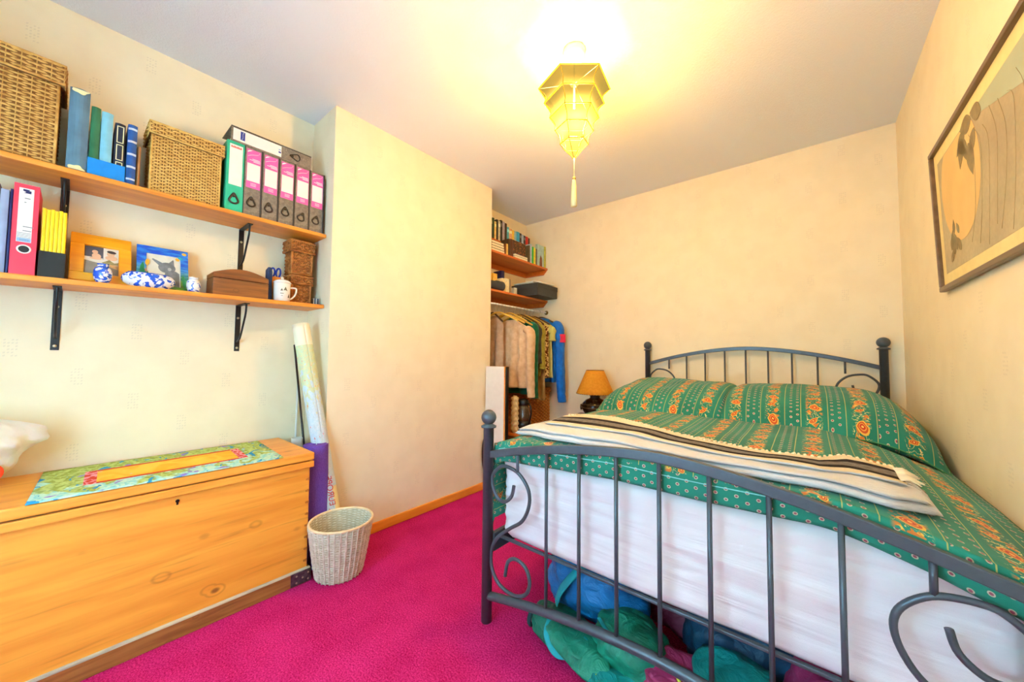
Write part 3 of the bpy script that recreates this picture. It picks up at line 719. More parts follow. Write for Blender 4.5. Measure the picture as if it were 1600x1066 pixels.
for dy, dz in ((.012, .016), (.012, .044), (.035, .03), (.060, .016), (.060, .044)): MB().ball((x1+.0145, y1+.0135-dy, dz), .004, 8, 6, (.5, 1, 1)).build('rivet', M_steel, cb, smooth=True)
# embroidered runner
def runner_mat():
    M = Mat('flowered_runner_cloth', .75, 0, .2); uv = M.xyz('UV'); u, v = uv[0], uv[1]       # u across (0 wall .. 1 front), v along
    n1 = M.noise(3.6, 3, kind='UV', dist=1.2, stretch=(1, 2.2, 1)); n2 = M.noise(16, 3, kind='UV', dist=1, stretch=(1, 2.2, 1)); n3 = M.noise(5.5, 3, kind='UV', stretch=(1, 2.6, 1), dist=1.2)
    g = M.mix(n2.step(.35, .65), S(150, 160, 60), S(196, 208, 120))
    g = M.mix((n1+(u-.6)*.30).step(.50, .58), g, M.mix(n2.step(.4, .6), S(150, 214, 206), S(206, 232, 206)))
    g = M.mix(n3.step(.60, .63), g, S(40, 144, 190)); g = M.mix(M.noise(4.5, 3, kind='UV', stretch=(1.3, 2.2, 1)).step(.62, .66), g, S(150, 124, 200))
    au = (u-.5).ab(); av = (v-.5).ab()
    red = au.lt(.24)*av.lt(.345); yel = au.lt(.195)*av.lt(.30)
    endp = red*av.gt(.30)
    c = M.mix(red, g, S(214, 52, 20))
    c = M.mix(endp*n2.step(.45, .55), c, S(240, 150, 160))
    yy = M.mix(n1.step(.3, .7), S(240, 168, 24), S(248, 196, 60)); yy = M.mix(n3.step(.66, .70), yy, S(214, 178, 176))
    M.base(M.mix(yel, c, yy)); M.bump(M.noise(80, 2, kind='UV'), .2, .001); return M.m
rx0, rx1, ry0, ry1 = -2.215, -1.778, -.068, .610
def run_fn(i, j):
    # corners differ: the front edge runs a little further left
    ya = ry0+(.02*(1-i)); yb = ry1+(.025*(1-i)-.005)
    y = ya+(yb-ya)*j; x = rx0+(rx1-rx0)*i+.012*(1-j)*(1-i)*0
    z = .5825+.0018*max(0, mnoise.noise(Vector((x*7, y*5, 1.3))))
    if j < .02: z += .0
    return (x, y, z)
o = MB().grid(run_fn, 16, 34, lambda i, j: (i, j)).build('table_runner', runner_mat(), None, smooth=True, solid=.0022, origin=(-2.0, .27, .5802))
tag(o, 'flowered cloth runner with yellow centre spread over the pine chest', 'runner')
# white bag at the picture's left edge
b = MB()
def bag_fn(i, j):
    a = 2*PI*i; k = j
    R = (.030+.120*min(1, k*1.6)**.9)*(1 if k < .8 else 1-.75*((k-.8)/.2)**1.5)
    nz = mnoise.noise(Vector((cos(a)*1.6, sin(a)*1.6, k*3)))*.034*min(1, k*3)+mnoise.noise(Vector((cos(a)*4, sin(a)*4, k*6)))*.020
    R = max(.004, R+nz)
    return (-2.10+R*.75*cos(a), -.205+R*sin(a), .582+.228*k)
b.grid(bag_fn, 40, 24, wrap=True)
b.f.append(tuple(range(39, -1, -1))); b.f.append(tuple(24*40+i for i in range(40)))
M = Mat('thin_white_plastic', .35, 0, .4); M.b.inputs['Subsurface Weight'].default_value = .2; M.base(M.mix(M.noise(9, 3).step(.3, .7), S(228, 230, 228), S(244, 244, 240)))
M.bump(M.noise(30, 4, dist=1), .5, .006); M_bagw = M.m
t = thing('carrier_bag', 'crumpled white plastic bag with red patch on the pine chest', 'bag', (-2.10, -.205, .5815))
b.build('bag', M_bagw, t, smooth=True)
MB().ball((-2.033, -.137, .640), .014, 14, 8, (.5, 1, 1.6)).build('red_patch', plain('bright_red_plastic', S(232, 62, 30), .4), t, smooth=True)

# ------------------------------------------------------------------ rolled things in the corner and the waste basket
M = Mat('purple_foam', .8, 0, .2); M.base(M.mix(M.noise(300, 2).step(.3, .7), S(96, 62, 160), S(122, 84, 186))); M.bump(M.noise(260, 2), .5, .002); M_purple = M.m
bx_, by_ = Vector((-1.905, .802, .0005)), Vector((-1.925, .797, .583))
def spiral(turns, r0, r1, th, n):
    out = [(r0+(r1-r0)*k/n, 2*PI*turns*k/n) for k in range(n+1)]; return out
sp = spiral(5.0, .014, .0545, 0, 150); b = MB(); vs, fs = [], []
for zf in (0, 1):
    c = bx_.lerp(by_, zf)
    for r, a in sp:
        for dr in (-.0033, .0033): vs.append(c+Vector(((r+dr)*cos(a+1.1), (r+dr)*sin(a+1.1), 0)))
N = len(sp)*2
for k in range(len(sp)-1):
    a = 2*k
    fs += [(a, a+2, a+2+N, a+N), (a+1, a+N+1, a+N+3, a+3), (a, a+1, a+3, a+2), (a+N, a+N+2, a+N+3, a+N+1)]
fs += [(0, N, N+1, 1), (N-2, N-1, 2*N-1, 2*N-2)]
o = b.add(vs, fs).build('yoga_mat', M_purple, None, origin=bx_)
tag(o, 'rolled purple foam mat standing between chest and waste basket', 'mat')
# rolled map of Europe
M = Mat('printed_map_sheet', .5, 0, .3); uv = M.xyz('UV'); v = uv[1]; u = uv[0]
n1 = M.noise(6, 5, kind='UV', stretch=(3, 5, 1)); n2 = M.noise(22, 4, kind='UV', stretch=(2, 5, 1), dist=1)
land = M.mix(n2.step(.4, .6), S(222, 216, 160), S(200, 220, 186)); sea = M.mix(n2.step(.4, .6), S(196, 220, 232), S(214, 228, 236))
c = M.mix((n1+(v-.72)*1.4).step(.46, .52), sea, land)
vd = Ex(M.nt, M.voro(26, 'DISTANCE_TO_EDGE', stretch=(2, 5, 1), kind='UV').outputs[0])
c = M.mix(vd.lt(.035)*n1.step(.4, .6)*.35, c, S(170, 130, 130))
c = M.mix(n1.step(.66, .70), c, S(226, 120, 110))
c = M.mix(v.lt(.30)*u.band(.02, .22), c, S(240, 214, 150)); c = M.mix(v.gt(.905), c, S(240, 232, 206)); M.base(c); M_map = M.m
mb_, mt_ = Vector((-1.853, .900, .001)), Vector((-2.078, .765, 1.19)); ax = (mt_-mb_).normalized()
ux = Vector((1, 0, 0)); ux = (ux-ax*ux.dot(ax)).normalized(); uy = ax.cross(ux)
L = (mt_-mb_).length
def map_pt(i, j, r=.0400):
    a = 2*PI*i; c = mb_+ax*(L*j+.012*0); p = c+(ux*cos(a)+uy*sin(a))*r
    if j == 0: p.z = .0012 + (p.z*.25 if p.z > 0 else 0)
    return p
t = thing('rolled_map', 'long pale rolled map of Europe leaning in the corner by the purple mat', 'map', mb_)
b = MB(); b.grid(map_pt, 40, 40, lambda i, j: (i, j)); b.build('sheet', M_map, t, smooth=True, solid=.002)
b = MB(); P = []
for k in range(60): P.append((.012+.025*k/59, 2*PI*3*k/59))
vs = [mt_+ax*(-.004)+(ux*cos(a)+uy*sin(a))*r for r, a in P]+[mt_-ax*.10+(ux*cos(a)+uy*sin(a))*r for r, a in P]
b.add(vs, [(k, k+1, 61+k, 60+k) for k in range(59)]).build('inner_roll', plain('map_paper_back', S(238, 234, 216), .7, var=.04), t, smooth=True, solid=.001)
# EUROPE printed up the roll, on the side turned to the room
C_mapred = plain('map_title_red', S(196, 30, 36), .5)
side = Vector((.75, -.35, 0)); side = (side-ax*side.dot(ax)).normalized(); acr = ax.cross(side)     # acr: left-right on the sheet
org = mb_+ax*(L*.285)+side*.0410+acr*.012
m4 = Matrix((( ax.x, acr.x, side.x, org.x), (ax.y, acr.y, side.y, org.y), (ax.z, acr.z, side.z, org.z), (0, 0, 0, 1)))
text_part('lettering', 'EUROPE', .040, C_mapred, t, m4, .0006)
# thin rods and a card tube behind the chest
def rod(label, a, b_, r, m, name='rod', cat='rod'):
    o = MB().tube([a, b_], r, 10).build(name, m, None, smooth=True, origin=a); tag(o, label, cat); return o
rod('thin black rod leaning beside the rolled map', (-2.025, .893-.045, .003), (-2.200, .782, 1.085), .0055, M_black)
rod('slim white metal rod leaning against the left wall', (-2.236, .812, .003), (-2.2535, .826, .905), .005, M_white)
rod('thin cream cane leaning behind the slim white rod', (-2.20, .832, .003), (-2.2535, .852, .872), .0035, plain('cream_cane', S(222, 206, 176), .5))
o = MB(); o.lathe((-2.13, .786, .001), [(.027, 0), (.027, .585), (.024, .585), (.024, .4)], 24)
tag(o.build('cardboard_tube', plain('white_cardboard', S(232, 226, 214), .7, var=.04), None, smooth=False, origin=(-2.13, .786, .001)), 'white cardboard tube standing between chest and wall corner', 'tube')
# oval seagrass waste basket
t = thing('waste_basket', 'cream seagrass waste basket on the carpet beside the purple mat', 'basket', (-1.745, .848, .0005))
c0, c1 = Vector((-1.748, .850, .001)), Vector((-1.705, .833, .262)); R0, R1, nv, nu = .098, .134, 44, 34
core = MB()
def bk(i, j, off=0):
    a = 2*PI*i; R = R0+(R1-R0)*j**.9+off; c = c0.lerp(c1, j); return c+Vector((R*cos(a), R*sin(a), 0))
core.grid(lambda i, j: bk(i, j, -.002), 60, 12, wrap=True); core.f.append(tuple(range(59, -1, -1)))
core.build('lining', plain('basket_lining_tan', S(206, 188, 156), .9), t, solid=.003)  # plain tan lining behind the weave
b = MB()
for j in range(nv):
    h = (j+.5)/nv; K = nu*4; vs, fs = [], []; rh = .262/nv
    for k in range(K):
        off = .0030*cos(PI*k/4+(j % 2)*PI)+.001*random.uniform(-1, 1); p = bk(k/K, h, off); d = (p-c0.lerp(c1, h)).normalized()
        for dn, dz in ((-.0035, 0), (0, -rh*.5), (.0035, 0), (0, rh*.5)): vs.append(p+d*dn+Vector((0, 0, dz+.0008*random.uniform(-1, 1))))
    for k in range(K):
        for q in range(4):
            k2 = (k+1) % K; fs.append((k*4+q, k*4+(q+1) % 4, k2*4+(q+1) % 4, k2*4+q))
    b.add(vs, fs)
b.build('weave', M_wickw, t, smooth=True)
b = MB()
for i in range(nu):
    b.tube([bk((i+.5)/nu, j/20, .0035+.0012*sin(j*2.6+i)) for j in range(21)], .0042, 5)
b.build('upright_cords', M_wickw, t, smooth=True)
MB().tube([bk(i/48, 1, .001) for i in range(48)], .0058, 8, closed=True).build('rim', plain('rim_binding', S(236, 206, 160), .6, var=.1), t, smooth=True)

# ------------------------------------------------------------------ picture on the right wall
t = thing('framed_picture', 'large framed print of leaves and moon in thin brown frame', 'picture', (XR-.02, 1.6, 1.29))
py0, py1, pz0, pz1 = 1.13, 2.106, 1.292, 1.833
def pw(y, z, d):       # picture leans slightly forward at its top; d = distance off the wall side
    k = (z-pz0)/(pz1-pz0); return Vector((XR-.004-.016*k-d, y, z))
def pbox(y0, z0, y1, z1, d0, d1):
    return MB().prism([pw(y0, z0, d0), pw(y1, z0, d0), pw(y1, z1, d0), pw(y0, z1, d0)], Vector((-(d1-d0), 0, 0)))
M_pf = wood('brown_picture_frame', S(92, 66, 40), S(118, 88, 56), S(60, 40, 24), knots=False, rough=.35)
fw = .018
for q in ((py0, pz0, py1, pz0+fw), (py0, pz1-fw, py1, pz1), (py0, pz0+fw, py0+fw, pz1-fw), (py1-fw, pz0+fw, py1, pz1-fw)):
    pbox(*q, 0, .018).build('frame_bar', M_pf, t, bevel=.003)
pbox(py0+fw, pz0+fw, py1-fw, pz1-fw, .002, .006).build('mount', plain('cream_mount', S(236, 214, 150), .7, var=.03), t)
M = Mat('print_paper', .55); n1 = M.noise(4, 5); n2 = M.noise(70, 3)
M.base(M.mix(n2.step(.3, .7)*.25, M.mix(n1.step(.3, .7), S(172, 152, 116), S(196, 178, 138)), S(150, 134, 104))); M_art = M.m
A0, A1, B0, B1 = py0+.055, py1-.058, pz0+.060, pz1-.062
art = pbox(A0, B0, A1, B1, .0062, .0066).build('artwork', M_art, t)
def artp(pts, d, m, nm): return MB().prism([pw(y, z, d) for y, z in pts], Vector((-.0004, 0, 0))).build(nm, m, art)
C_moon = plain('print_moon', S(226, 186, 118), .6, var=.05, scale=8); C_leaf = plain('print_leaf', S(140, 122, 82), .6, var=.12, scale=40)
C_sky_p = plain('print_pale_sky', S(176, 182, 152), .6, var=.05, scale=6); C_stem = plain('print_stem', S(166, 146, 108), .6)
my_, mz_ = 1.83, 1.63
artp([(min(A1-.02, my_+.19*cos(2*PI*k/40)), min(max(mz_+.20*sin(2*PI*k/40), B0+.04), B1-.004)) for k in range(40)], .0068, C_moon, 'moon')
artp([(A0+.002, B1-.002), (A0+.002, B1-.16), (1.36, B1-.10), (1.62, B1-.03), (1.66, B1-.002)], .0068, C_sky_p, 'pale_area')
def leaf(y, z, l_, wd, a):
    P = []
    for k in range(14):
        s = k/13; P.append((s, wd*sin(PI*s**.8)))
    P += [(1-k/13, -wd*sin(PI*(1-k/13)**.8)) for k in range(1, 13)]
    return [(y+(s*cos(a)-q*sin(a))*l_, z+(s*sin(a)+q*cos(a))*l_) for s, q in P]
for y, z, l_, wd, a in ((1.765, 1.735, .09, .24, -1.9), (1.80, 1.725, .085, .2, -2.5), (1.77, 1.745, .10, .26, -1.2), (1.74, 1.75, .10, .25, -.5), (1.72, 1.70, .11, .27, -1.75), (1.68, 1.755, .10, .28, .1), (1.66, 1.72, .09, .26, -.9), (1.60, 1.74, .09, .28, .4)):
    if y+l_*cos(a) < A1-.01: artp(leaf(y, z, l_, wd, a), .0076, C_leaf, 'leaf')
for k, (y, z, l_, a) in enumerate(((1.96, 1.42, .06, 1.9), (1.93, 1.40, .07, 1.5), (1.90, 1.41, .07, 1.2), (1.97, 1.38, .05, 2.2), (1.86, 1.40, .06, 1.0), (1.92, 1.47, .05, 1.6), (1.87, 1.46, .045, 1.1), (1.95, 1.45, .04, 2.0))):
    artp(leaf(y, z, l_, .26, a), .0076, C_leaf, 'leaf')
for k in range(9):
    y = 1.66-.055*k; P = bez([pw(min(y+.05, A1-.03), B1-.05-.012*(k % 3), .0078), pw(y+.02, 1.66-.01*k % .05, .0078), pw(y+.045, 1.50, .0078), pw(y+.10-.01*(k % 4), 1.40-.02*(k % 3), .0078)], 5)
    MB().tube(P, .0005, 4).build('stem', C_stem, art)

# ------------------------------------------------------------------ pendant lantern
LX, LY = LAMP_POS[0], LAMP_POS[1]
t = thing('pendant_lantern', 'yellow tiered hexagonal paper lantern hanging from the ceiling rose', 'pendant light', (LX, LY, 1.694))
Ms = bpy.data.materials.new('glowing_yellow_silk'); Ms.use_nodes = True; nt = Ms.node_tree; nt.nodes.clear()
out = nt.nodes.new('ShaderNodeOutputMaterial'); tr = nt.nodes.new('ShaderNodeBsdfTransparent'); tl = nt.nodes.new('ShaderNodeBsdfTranslucent'); em = nt.nodes.new('ShaderNodeEmission'); mx1 = nt.nodes.new('ShaderNodeMixShader'); ad = nt.nodes.new('ShaderNodeAddShader')
tr.inputs[0].default_value = (1, .86, .45, 1); tl.inputs[0].default_value = (.0075, .0064, .0022, 1); em.inputs[0].default_value = (1, .74, .16, 1); em.inputs[1].default_value = .30
mx1.inputs[0].default_value = .8
nt.links.new(tr.outputs[0], mx1.inputs[1]); nt.links.new(tl.outputs[0], mx1.inputs[2]); nt.links.new(mx1.outputs[0], ad.inputs[0]); nt.links.new(em.outputs[0], ad.inputs[1]); nt.links.new(ad.outputs[0], out.inputs[0])
az = math.atan2(-LY, -LX)+math.radians(9)      # a flat face looks back at the window side of the room
RZ = [(.160, 2.226), (.134, 2.160), (.109, 2.094), (.085, 2.035), (.062, 1.973)]
M_wire = plain('yellow_wire', S(214, 166, 10), .4, var=.05)
def hexp(r, k, z, sag=0): a = az+PI/6+k*PI/3; return Vector((LX+r*cos(a), LY+r*sin(a), z))
for q in range(5):
    (ra, za) = RZ[q]; (rb, zb) = RZ[q+1] if q < 4 else (.004, 1.908)
    for k in range(6):
        b = MB()
        def fn(i, j):
            pinch = (1-.13*sin(PI*j)) if q < 4 else (1-.05*sin(PI*j))
            r = (ra+(rb-ra)*j)*pinch; z = za+(zb-za)*j
            p = hexp(r, k, z).lerp(hexp(r, k+1, z), i); m_ = hexp(0, 0, z)
            return p+(m_-p)*(.05*sin(PI*i)*sin(PI*j))
        b.grid(fn, 5, 8).build('silk_panel', Ms, t, smooth=True)
    b = MB()
    b.tube([hexp(ra, k, za) for k in range(6)], .0022, 6, closed=True)
    for k in range(6): b.tube([hexp((ra+(rb-ra)*j/8)*(1-(.13 if q < 4 else .05)*sin(PI*j/8)), k, za+(zb-za)*j/8) for j in range(9)], .0016, 5)
    b.build('wire_ring', M_wire, t, smooth=True)
for k in range(6):
    MB().add([hexp(.16, k, 2.226), hexp(.16, k+1, 2.226), hexp(.02, k+1, 2.245), hexp(.02, k, 2.245)], [(0, 1, 2, 3)]).build('added_top_cover', Ms, t)  # unseen silk cover, added to cut the bulb's light on the ceiling
b = MB()
for k in range(0, 6, 2): b.tube([hexp(.16, k, 2.226), (LX, LY, 2.25)], .0015, 5)
b.tube([(LX, LY, 2.135), (LX, LY, 2.385)], .004, 8); b.build('flex', M_white, t, smooth=True)
MB().lathe((LX, LY, 2.360), [(.010, 0), (.040, .004), (.048, .014), (.048, .0425)], 32).build('ceiling_rose', M_white, t, smooth=True)
C_tass = plain('cream_tassel_silk', S(240, 226, 160), .6, var=.08, scale=200, stretch=(1, 1, .05))
b = MB().tube([(LX, LY, 1.91), (LX, LY, 1.82)], .002, 6).build('tassel_cord', C_tass, t, smooth=True)
MB().ball((LX, LY, 1.818), .008, 12, 8).build('bead', plain('gold_bead', S(190, 150, 60), .3, .5), t, smooth=True)
tp = MB().lathe((LX, LY, 1.694), [(.0135, 0), (.0125, .03), (.010, .09), (.008, .112), (.006, .118)], 20).build('tassel', C_tass, t, smooth=True)

# ------------------------------------------------------------------ metal bed
FY, HY, BXM = 1.070, 2.917, -.335
t = BED = thing('metal_bed', 'dark grey metal double bed frame with arched scrollwork head and foot', 'bed', (BXM, 2.0, 0))
def post(x, y, zt, r):
    o = MB().lathe((x, y, 0), [(r, 0), (r, zt-.072), (r*1.45, zt-.070), (r*1.5, zt-.064), (r*.75, zt-.056), (r*.72, zt-.048)], 24).build('post', M_bed, BED, smooth=False)
    for p in o.data.polygons: p.use_smooth = len(p.vertices) == 4
    MB().ball((x, y, zt-.030), .030, 24, 14).build('finial', M_bed, o, smooth=True)
for x in (-.995, .325): post(x, FY, .818, .0205)
for x in (-.995, .326): post(x, HY, 1.162, .0195)
def arch(x, za, zc, half=.66):
    k = (x-BXM)/half; z = zc-(zc-za)*abs(k)**1.75
    return z-(sag(x) if zc == .748 else 0)
def sag(x): return .029*max(0, (x-BXM)/.66)**1.2        # the foot end hangs a little lower on the wall side
def arch_tube(y, za, zc, r, name, flat=None, sides=12):
    P = [(BXM-.66+1.32*i/40, y, arch(BXM-.66+1.32*i/40, za, zc)) for i in range(41)]
    return MB().tube(P, r, sides, flat=flat).build(name, M_bed, BED, smooth=True)
def box_arch(y, za, zc, h, d, name):
    b = MB(); vs, fs = [], []
    for i in range(41):
        x = BXM-.66+1.32*i/40; z = arch(x, za, zc)
        vs += [(x, y-d, z-h), (x, y+d, z-h), (x, y+d, z+h), (x, y-d, z+h)]
    for i in range(40):
        for k in range(4): fs.append((4*i+k, 4*i+(k+1) % 4, 4*i+4+(k+1) % 4, 4*i+4+k))
    fs += [(3, 2, 1, 0), (160, 161, 162, 163)]
    return b.add(vs, fs).build(name, M_bed, BED, bevel=.003)
box_arch(FY, .640, .748, .0145, .010, 'foot_rail')
arch_tube(FY, .097, .190, .0155, 'lower_foot_rail')
box_arch(HY, .985, 1.103, .0125, .009, 'head_rail')
arch_tube(HY, .40, .40, .012, 'lower_head_rail')
for i in range(7):
    x = BXM+(i-3)*.1272-.001
    if True:
        MB().tube([(x, FY, arch(x, .097, .190)+.012), (x, FY, arch(x, .640, .748)-.012)], .0062, 10).build('bar', M_bed, BED, smooth=True)
for x in (-.846, .176): MB().tube([(x, FY, .598-sag(x)), (x, FY, arch(x, .640, .748)-.012)], .0062, 10).build('short_bar', M_bed, BED, smooth=True)
for i in range(7):
    x = BXM+(i-3)*.1245
    MB().tube([(x, HY, .40), (x, HY, arch(x, .985, 1.103)-.010)], .0055, 10).build('bar', M_bed, BED, smooth=True)
for x in (BXM-.498, BXM+.498): MB().tube([(x, HY, .95), (x, HY, arch(x, .985, 1.103)-.010)], .0055, 10).build('short_bar', M_bed, BED, smooth=True)
SC = [(-.863, .548), (-.875, .505), (-.912, .477), (-.952, .492), (-.974, .555), (-.935, .603), (-.897, .612), (-.840, .597), (-.797, .551), (-.792, .495), (-.822, .431), (-.881, .386), (-.944, .332), (-.972, .277), (-.970, .214), (-.933, .165), (-.862, .151), (-.806, .176), (-.787, .224), (-.806, .270), (-.852, .284), (-.888, .262), (-.902, .205)]
for sgn in (1, -1):
    P = [(BXM+(x-BXM)*sgn, FY, z-sag(BXM+(x-BXM)*sgn)*min(1, max(0, (z-.15)/.4))) for x, z in SC]
    MB().tube(bez(P, 6), .0068, 10).build('scroll', M_bed, BED, smooth=True)
    P = [(BXM+(x-BXM)*sgn, HY, z+.335) for x, z in SC]
    MB().tube(bez(P, 5), .006, 8).build('scroll', M_bed, BED, smooth=True)
for x in (-.982, .312): MB().box((x-.010, FY+.015, .265), (x+.010, HY-.015, .335)).build('side_rail', M_bed, BED, bevel=.003)
MB().box((-.97, FY+.044, .308), (.30, FY+.058, .3172)).build('end_rail', M_bed, BED, bevel=.002)
for k in range(12):
    y = 1.17+k*.152; MB().box((-.971, y, .302), (.301, y+.07, .316)).build('slat', M_darkw, BED)

# mattress under a white sheet
M = Mat('white_cotton_sheet', .8, 0, .2); M.base(M.mix(M.noise(4, 3).step(.3, .7), S(228, 230, 236), S(240, 240, 242))); M.bump(M.noise(500, 2)*.15+M.noise(1, 3, stretch=(1.2, 1.2, 20), dist=.5)*3, .30, .010); M_sheet = M.m
def rrect(hx, hy, r, n):
    """points round a rounded rectangle, evenly by arc length"""
    segs = [(2*hx-2*r, 'b'), (PI*r/2, 'br'), (2*hy-2*r, 'r'), (PI*r/2, 'tr'), (2*hx-2*r, 't'), (PI*r/2, 'tl'), (2*hy-2*r, 'l'), (PI*r/2, 'bl')]
    tot = sum(s for s, _ in segs); out = []
    for k in range(n):
        d = tot*k/n
        for L_, nm in segs:
            if d <= L_: break
            d -= L_
        f_ = d/L_
        if nm == 'b': p = (-hx+r+d, -hy)
        elif nm == 'r': p = (hx, -hy+r+d)
        elif nm == 't': p = (hx-r-d, hy)
        elif nm == 'l': p = (-hx, hy-r-d)
        else:
            cx_, cy_, a0 = {'br': (hx-r, -hy+r, -PI/2), 'tr': (hx-r, hy-r, 0), 'tl': (-hx+r, hy-r, PI/2), 'bl': (-hx+r, -hy+r, PI)}[nm]
            a = a0+f_*PI/2; p = (cx_+r*cos(a), cy_+r*sin(a))
        out.append(p)
    return out
hx, hy = .637, .888; mcx, mcy = -.329, 2.006; MZ0, MZ1 = .3175, .640
ring = rrect(hx, hy, .035, 240); b = MB()
rows = 44
for j in range(rows+1):
    k = j/rows; z = MZ0+(MZ1-MZ0)*k; ins = .012*(max(0, 1-k/.10)**2+max(0, (k-.88)/.12)**2)
    for (x, y) in ring:
        nx, ny = x/hx, y/hy
        s_ = 1-ins/.7
        wr = .012*(abs(mnoise.noise(Vector((x*1.3+y*1.3, z*17+x*1.2, 3.1))))**.7)+.005*abs(mnoise.noise(Vector((x*3+y*3, z*44, 9.2))))-.006
        l_ = math.hypot(x, y); front = y < -hy+.02
        d = wr if abs(y) > hy-.05 else wr*.8
        px = x*s_ + (d if abs(x) > hx-.03 else 0)*(1 if x > 0 else -1); py = y*s_+(d if abs(y) > hy-.06 else 0)*(1 if y > 0 else -1)
        b.v.append(Vector((mcx+px, mcy+py, z)))
n = len(ring)
for j in range(rows):
    for i in range(n): b.f.append((j*n+i, j*n+(i+1) % n, (j+1)*n+(i+1) % n, (j+1)*n+i))
b.f.append(tuple(range(n-1, -1, -1))); b.f.append(tuple(rows*n+i for i in range(n)))
o = b.build('mattress', M_sheet, None, smooth=True, origin=(mcx, mcy, MZ0))
tag(o, 'thick mattress covered by a creased white sheet on the bed frame', 'mattress')

# patterned cotton: stripes of paisley and dotted bands
def paisley_cloth():
    M = Mat('green_paisley_cotton', .72, 0, .25); uv = M.xyz('UV'); u, v = uv[0], uv[1]
    U = u/.15; ci = U.fl(); par = ci.mod(2); fu = (U.fr()-.5)*.15                  # metres from stripe centre
    n1 = M.noise(28, 3, kind='UV', dist=.8); n2 = M.noise(75, 2, kind='UV'); n3 = M.noise(5, 3, kind='UV')
    c = M.mix(n3.step(.3, .7), S(26, 114, 92), S(34, 130, 106)); body = v.gt(.285)
    # thin woven lines either side of the dotted bands
    ln = (fu.ab()-.046).ab().lt(.0011)*body
    c = M.mix(ln*.8, c, S(196, 180, 96))
    # little dots in the bands
    du = ((u/.0235).fr()-.5)*.0235; row = (u/.0235).fl(); dv = ((v/.030+row*.5).fr()-.5)*.030
    r = (du.sq()+dv.sq()).sqrt(); band = (fu.ab().gt(.050)).mx(1-body)
    c = M.mix(band*r.lt(.0050), c, S(196, 178, 150)); c = M.mix(band*r.lt(.0029), c, S(150, 70, 84))
    # paisley columns
    def paisley(c, cu, per, ph, sc, slant):
        lv = ((v/per+ph+par*.5).fr()-.5)*per
        x = (fu-cu+lv*slant)/sc; y = lv/sc
        tail = y.mx(0)
        rr = ((x-tail*tail*.35).sq()*(1+tail*1.5)+y.sq()*(1-.35*(y.gt(0)))).sqrt()+(1-body)*9
        c = M.mix(rr.lt(1.0), c, S(222, 168, 66)); c = M.mix(rr.lt(.78), c, S(190, 78, 36)); c = M.mix(rr.lt(.56), c, S(216, 150, 60)); c = M.mix(rr.lt(.44), c, S(186, 56, 30)); c = M.mix(rr.lt(.18), c, S(238, 190, 90)); return c
    colm = (1-fu.ab().step(.020, .032))*body
    dens = (n1+(n2-.5)*.35)
    sprig = colm*dens.step(.57, .60)
    c = M.mix(sprig, c, M.mix(n2.step(.45, .55), S(220, 172, 70), S(200, 112, 44)))
    c = M.mix(colm*(dens-.44).ab().lt(.012), c, S(226, 206, 130))
    c = paisley(c, .002, .165, .0, .0205, .35)
    c = paisley(c, -.004, .165, .46, .0135, -.5)
    c = paisley(c, .015, .165, .70, .009, .2)
    M.base(c); M.bump(M.noise(420, 2, kind='UV')+M.noise(14, 3, kind='UV')*1.5, .22, .0025); M.b.inputs['Sheen Weight'].default_value = .08
    return M.m
M_pais = paisley_cloth()
def sstep(a, b_, x): k = min(1, max(0, (x-a)/(b_-a))); return k*k*(3-2*k)
def duvet_z(x, y):
    """height of the bedding at (x, y)"""
    zc = .722+.024*sstep(1.10, 1.65, y)+.004*sstep(1.6, 2.2, y)
    zr = max(0, x)/.41; z = zc-(.128+.010*sstep(1.1, 1.8, y))*zr**1.45*(1 if x > 0 else 0)
    z -= .026*(max(0, -.62-x)/.36)**1.8
    z += .007*mnoise.noise(Vector((x*3.1, y*2.6, .4)))+.0035*mnoise.noise(Vector((x*9, y*7, 2.4)))
    return z
U0, U1 = -.30, 1.372
V0, V1 = -.082, 1.42
def duvet_fn(i, j):
    u = U0+(U1-U0)*i; v = V0+(V1-V0)*j
    x = -.972+max(u, 0); y = 1.097+max(v, 0)
    y = 1.094+max(v, 0)*1.0
    z = duvet_z(x, y)
    if u < 0: z += u; x -= .008+.012*sin(PI*min(1, -u/.3))+.006*mnoise.noise(Vector((u*6, y*5, 7)))
    if v < 0:
        hem = v*(.95+.18*mnoise.noise(Vector((x*2.5, 4.4, 0))))
        z += hem; y -= .002+.006*sin(PI*min(1, -v/.082))+.003*mnoise.noise(Vector((x*8, z*20, 3)))
    rx = min(1, max(0, .04-abs(u))/.04); rv = min(1, max(0, .035-abs(v))/.035)     # soft turn at the edges
    if u >= 0 and rx: z -= .016*rx**2
    if v >= 0 and rv: z -= .005*rv**2
    if x < .34: z -= .080*sstep(1.95, 2.12, y)*sstep(.34, .24, x) if x > .24 else .080*sstep(1.95, 2.12, y)
    if -.90 < x < .285 and y > 1.16 and u > .02: z = max(z, .652)
    return (x, y, z)
o = MB().grid(duvet_fn, 150, 130, lambda i, j: (U0+(U1-U0)*i+.60, V0+(V1-V0)*j+.3)).build('duvet', M_pais, None, smooth=True, origin=(-.335, 1.8, .645))
o.modifiers.new('thickness', 'SOLIDIFY').thickness = .008; o.modifiers['thickness'].offset = -1
tag(o, 'green paisley duvet spread over the whole bed', 'duvet')
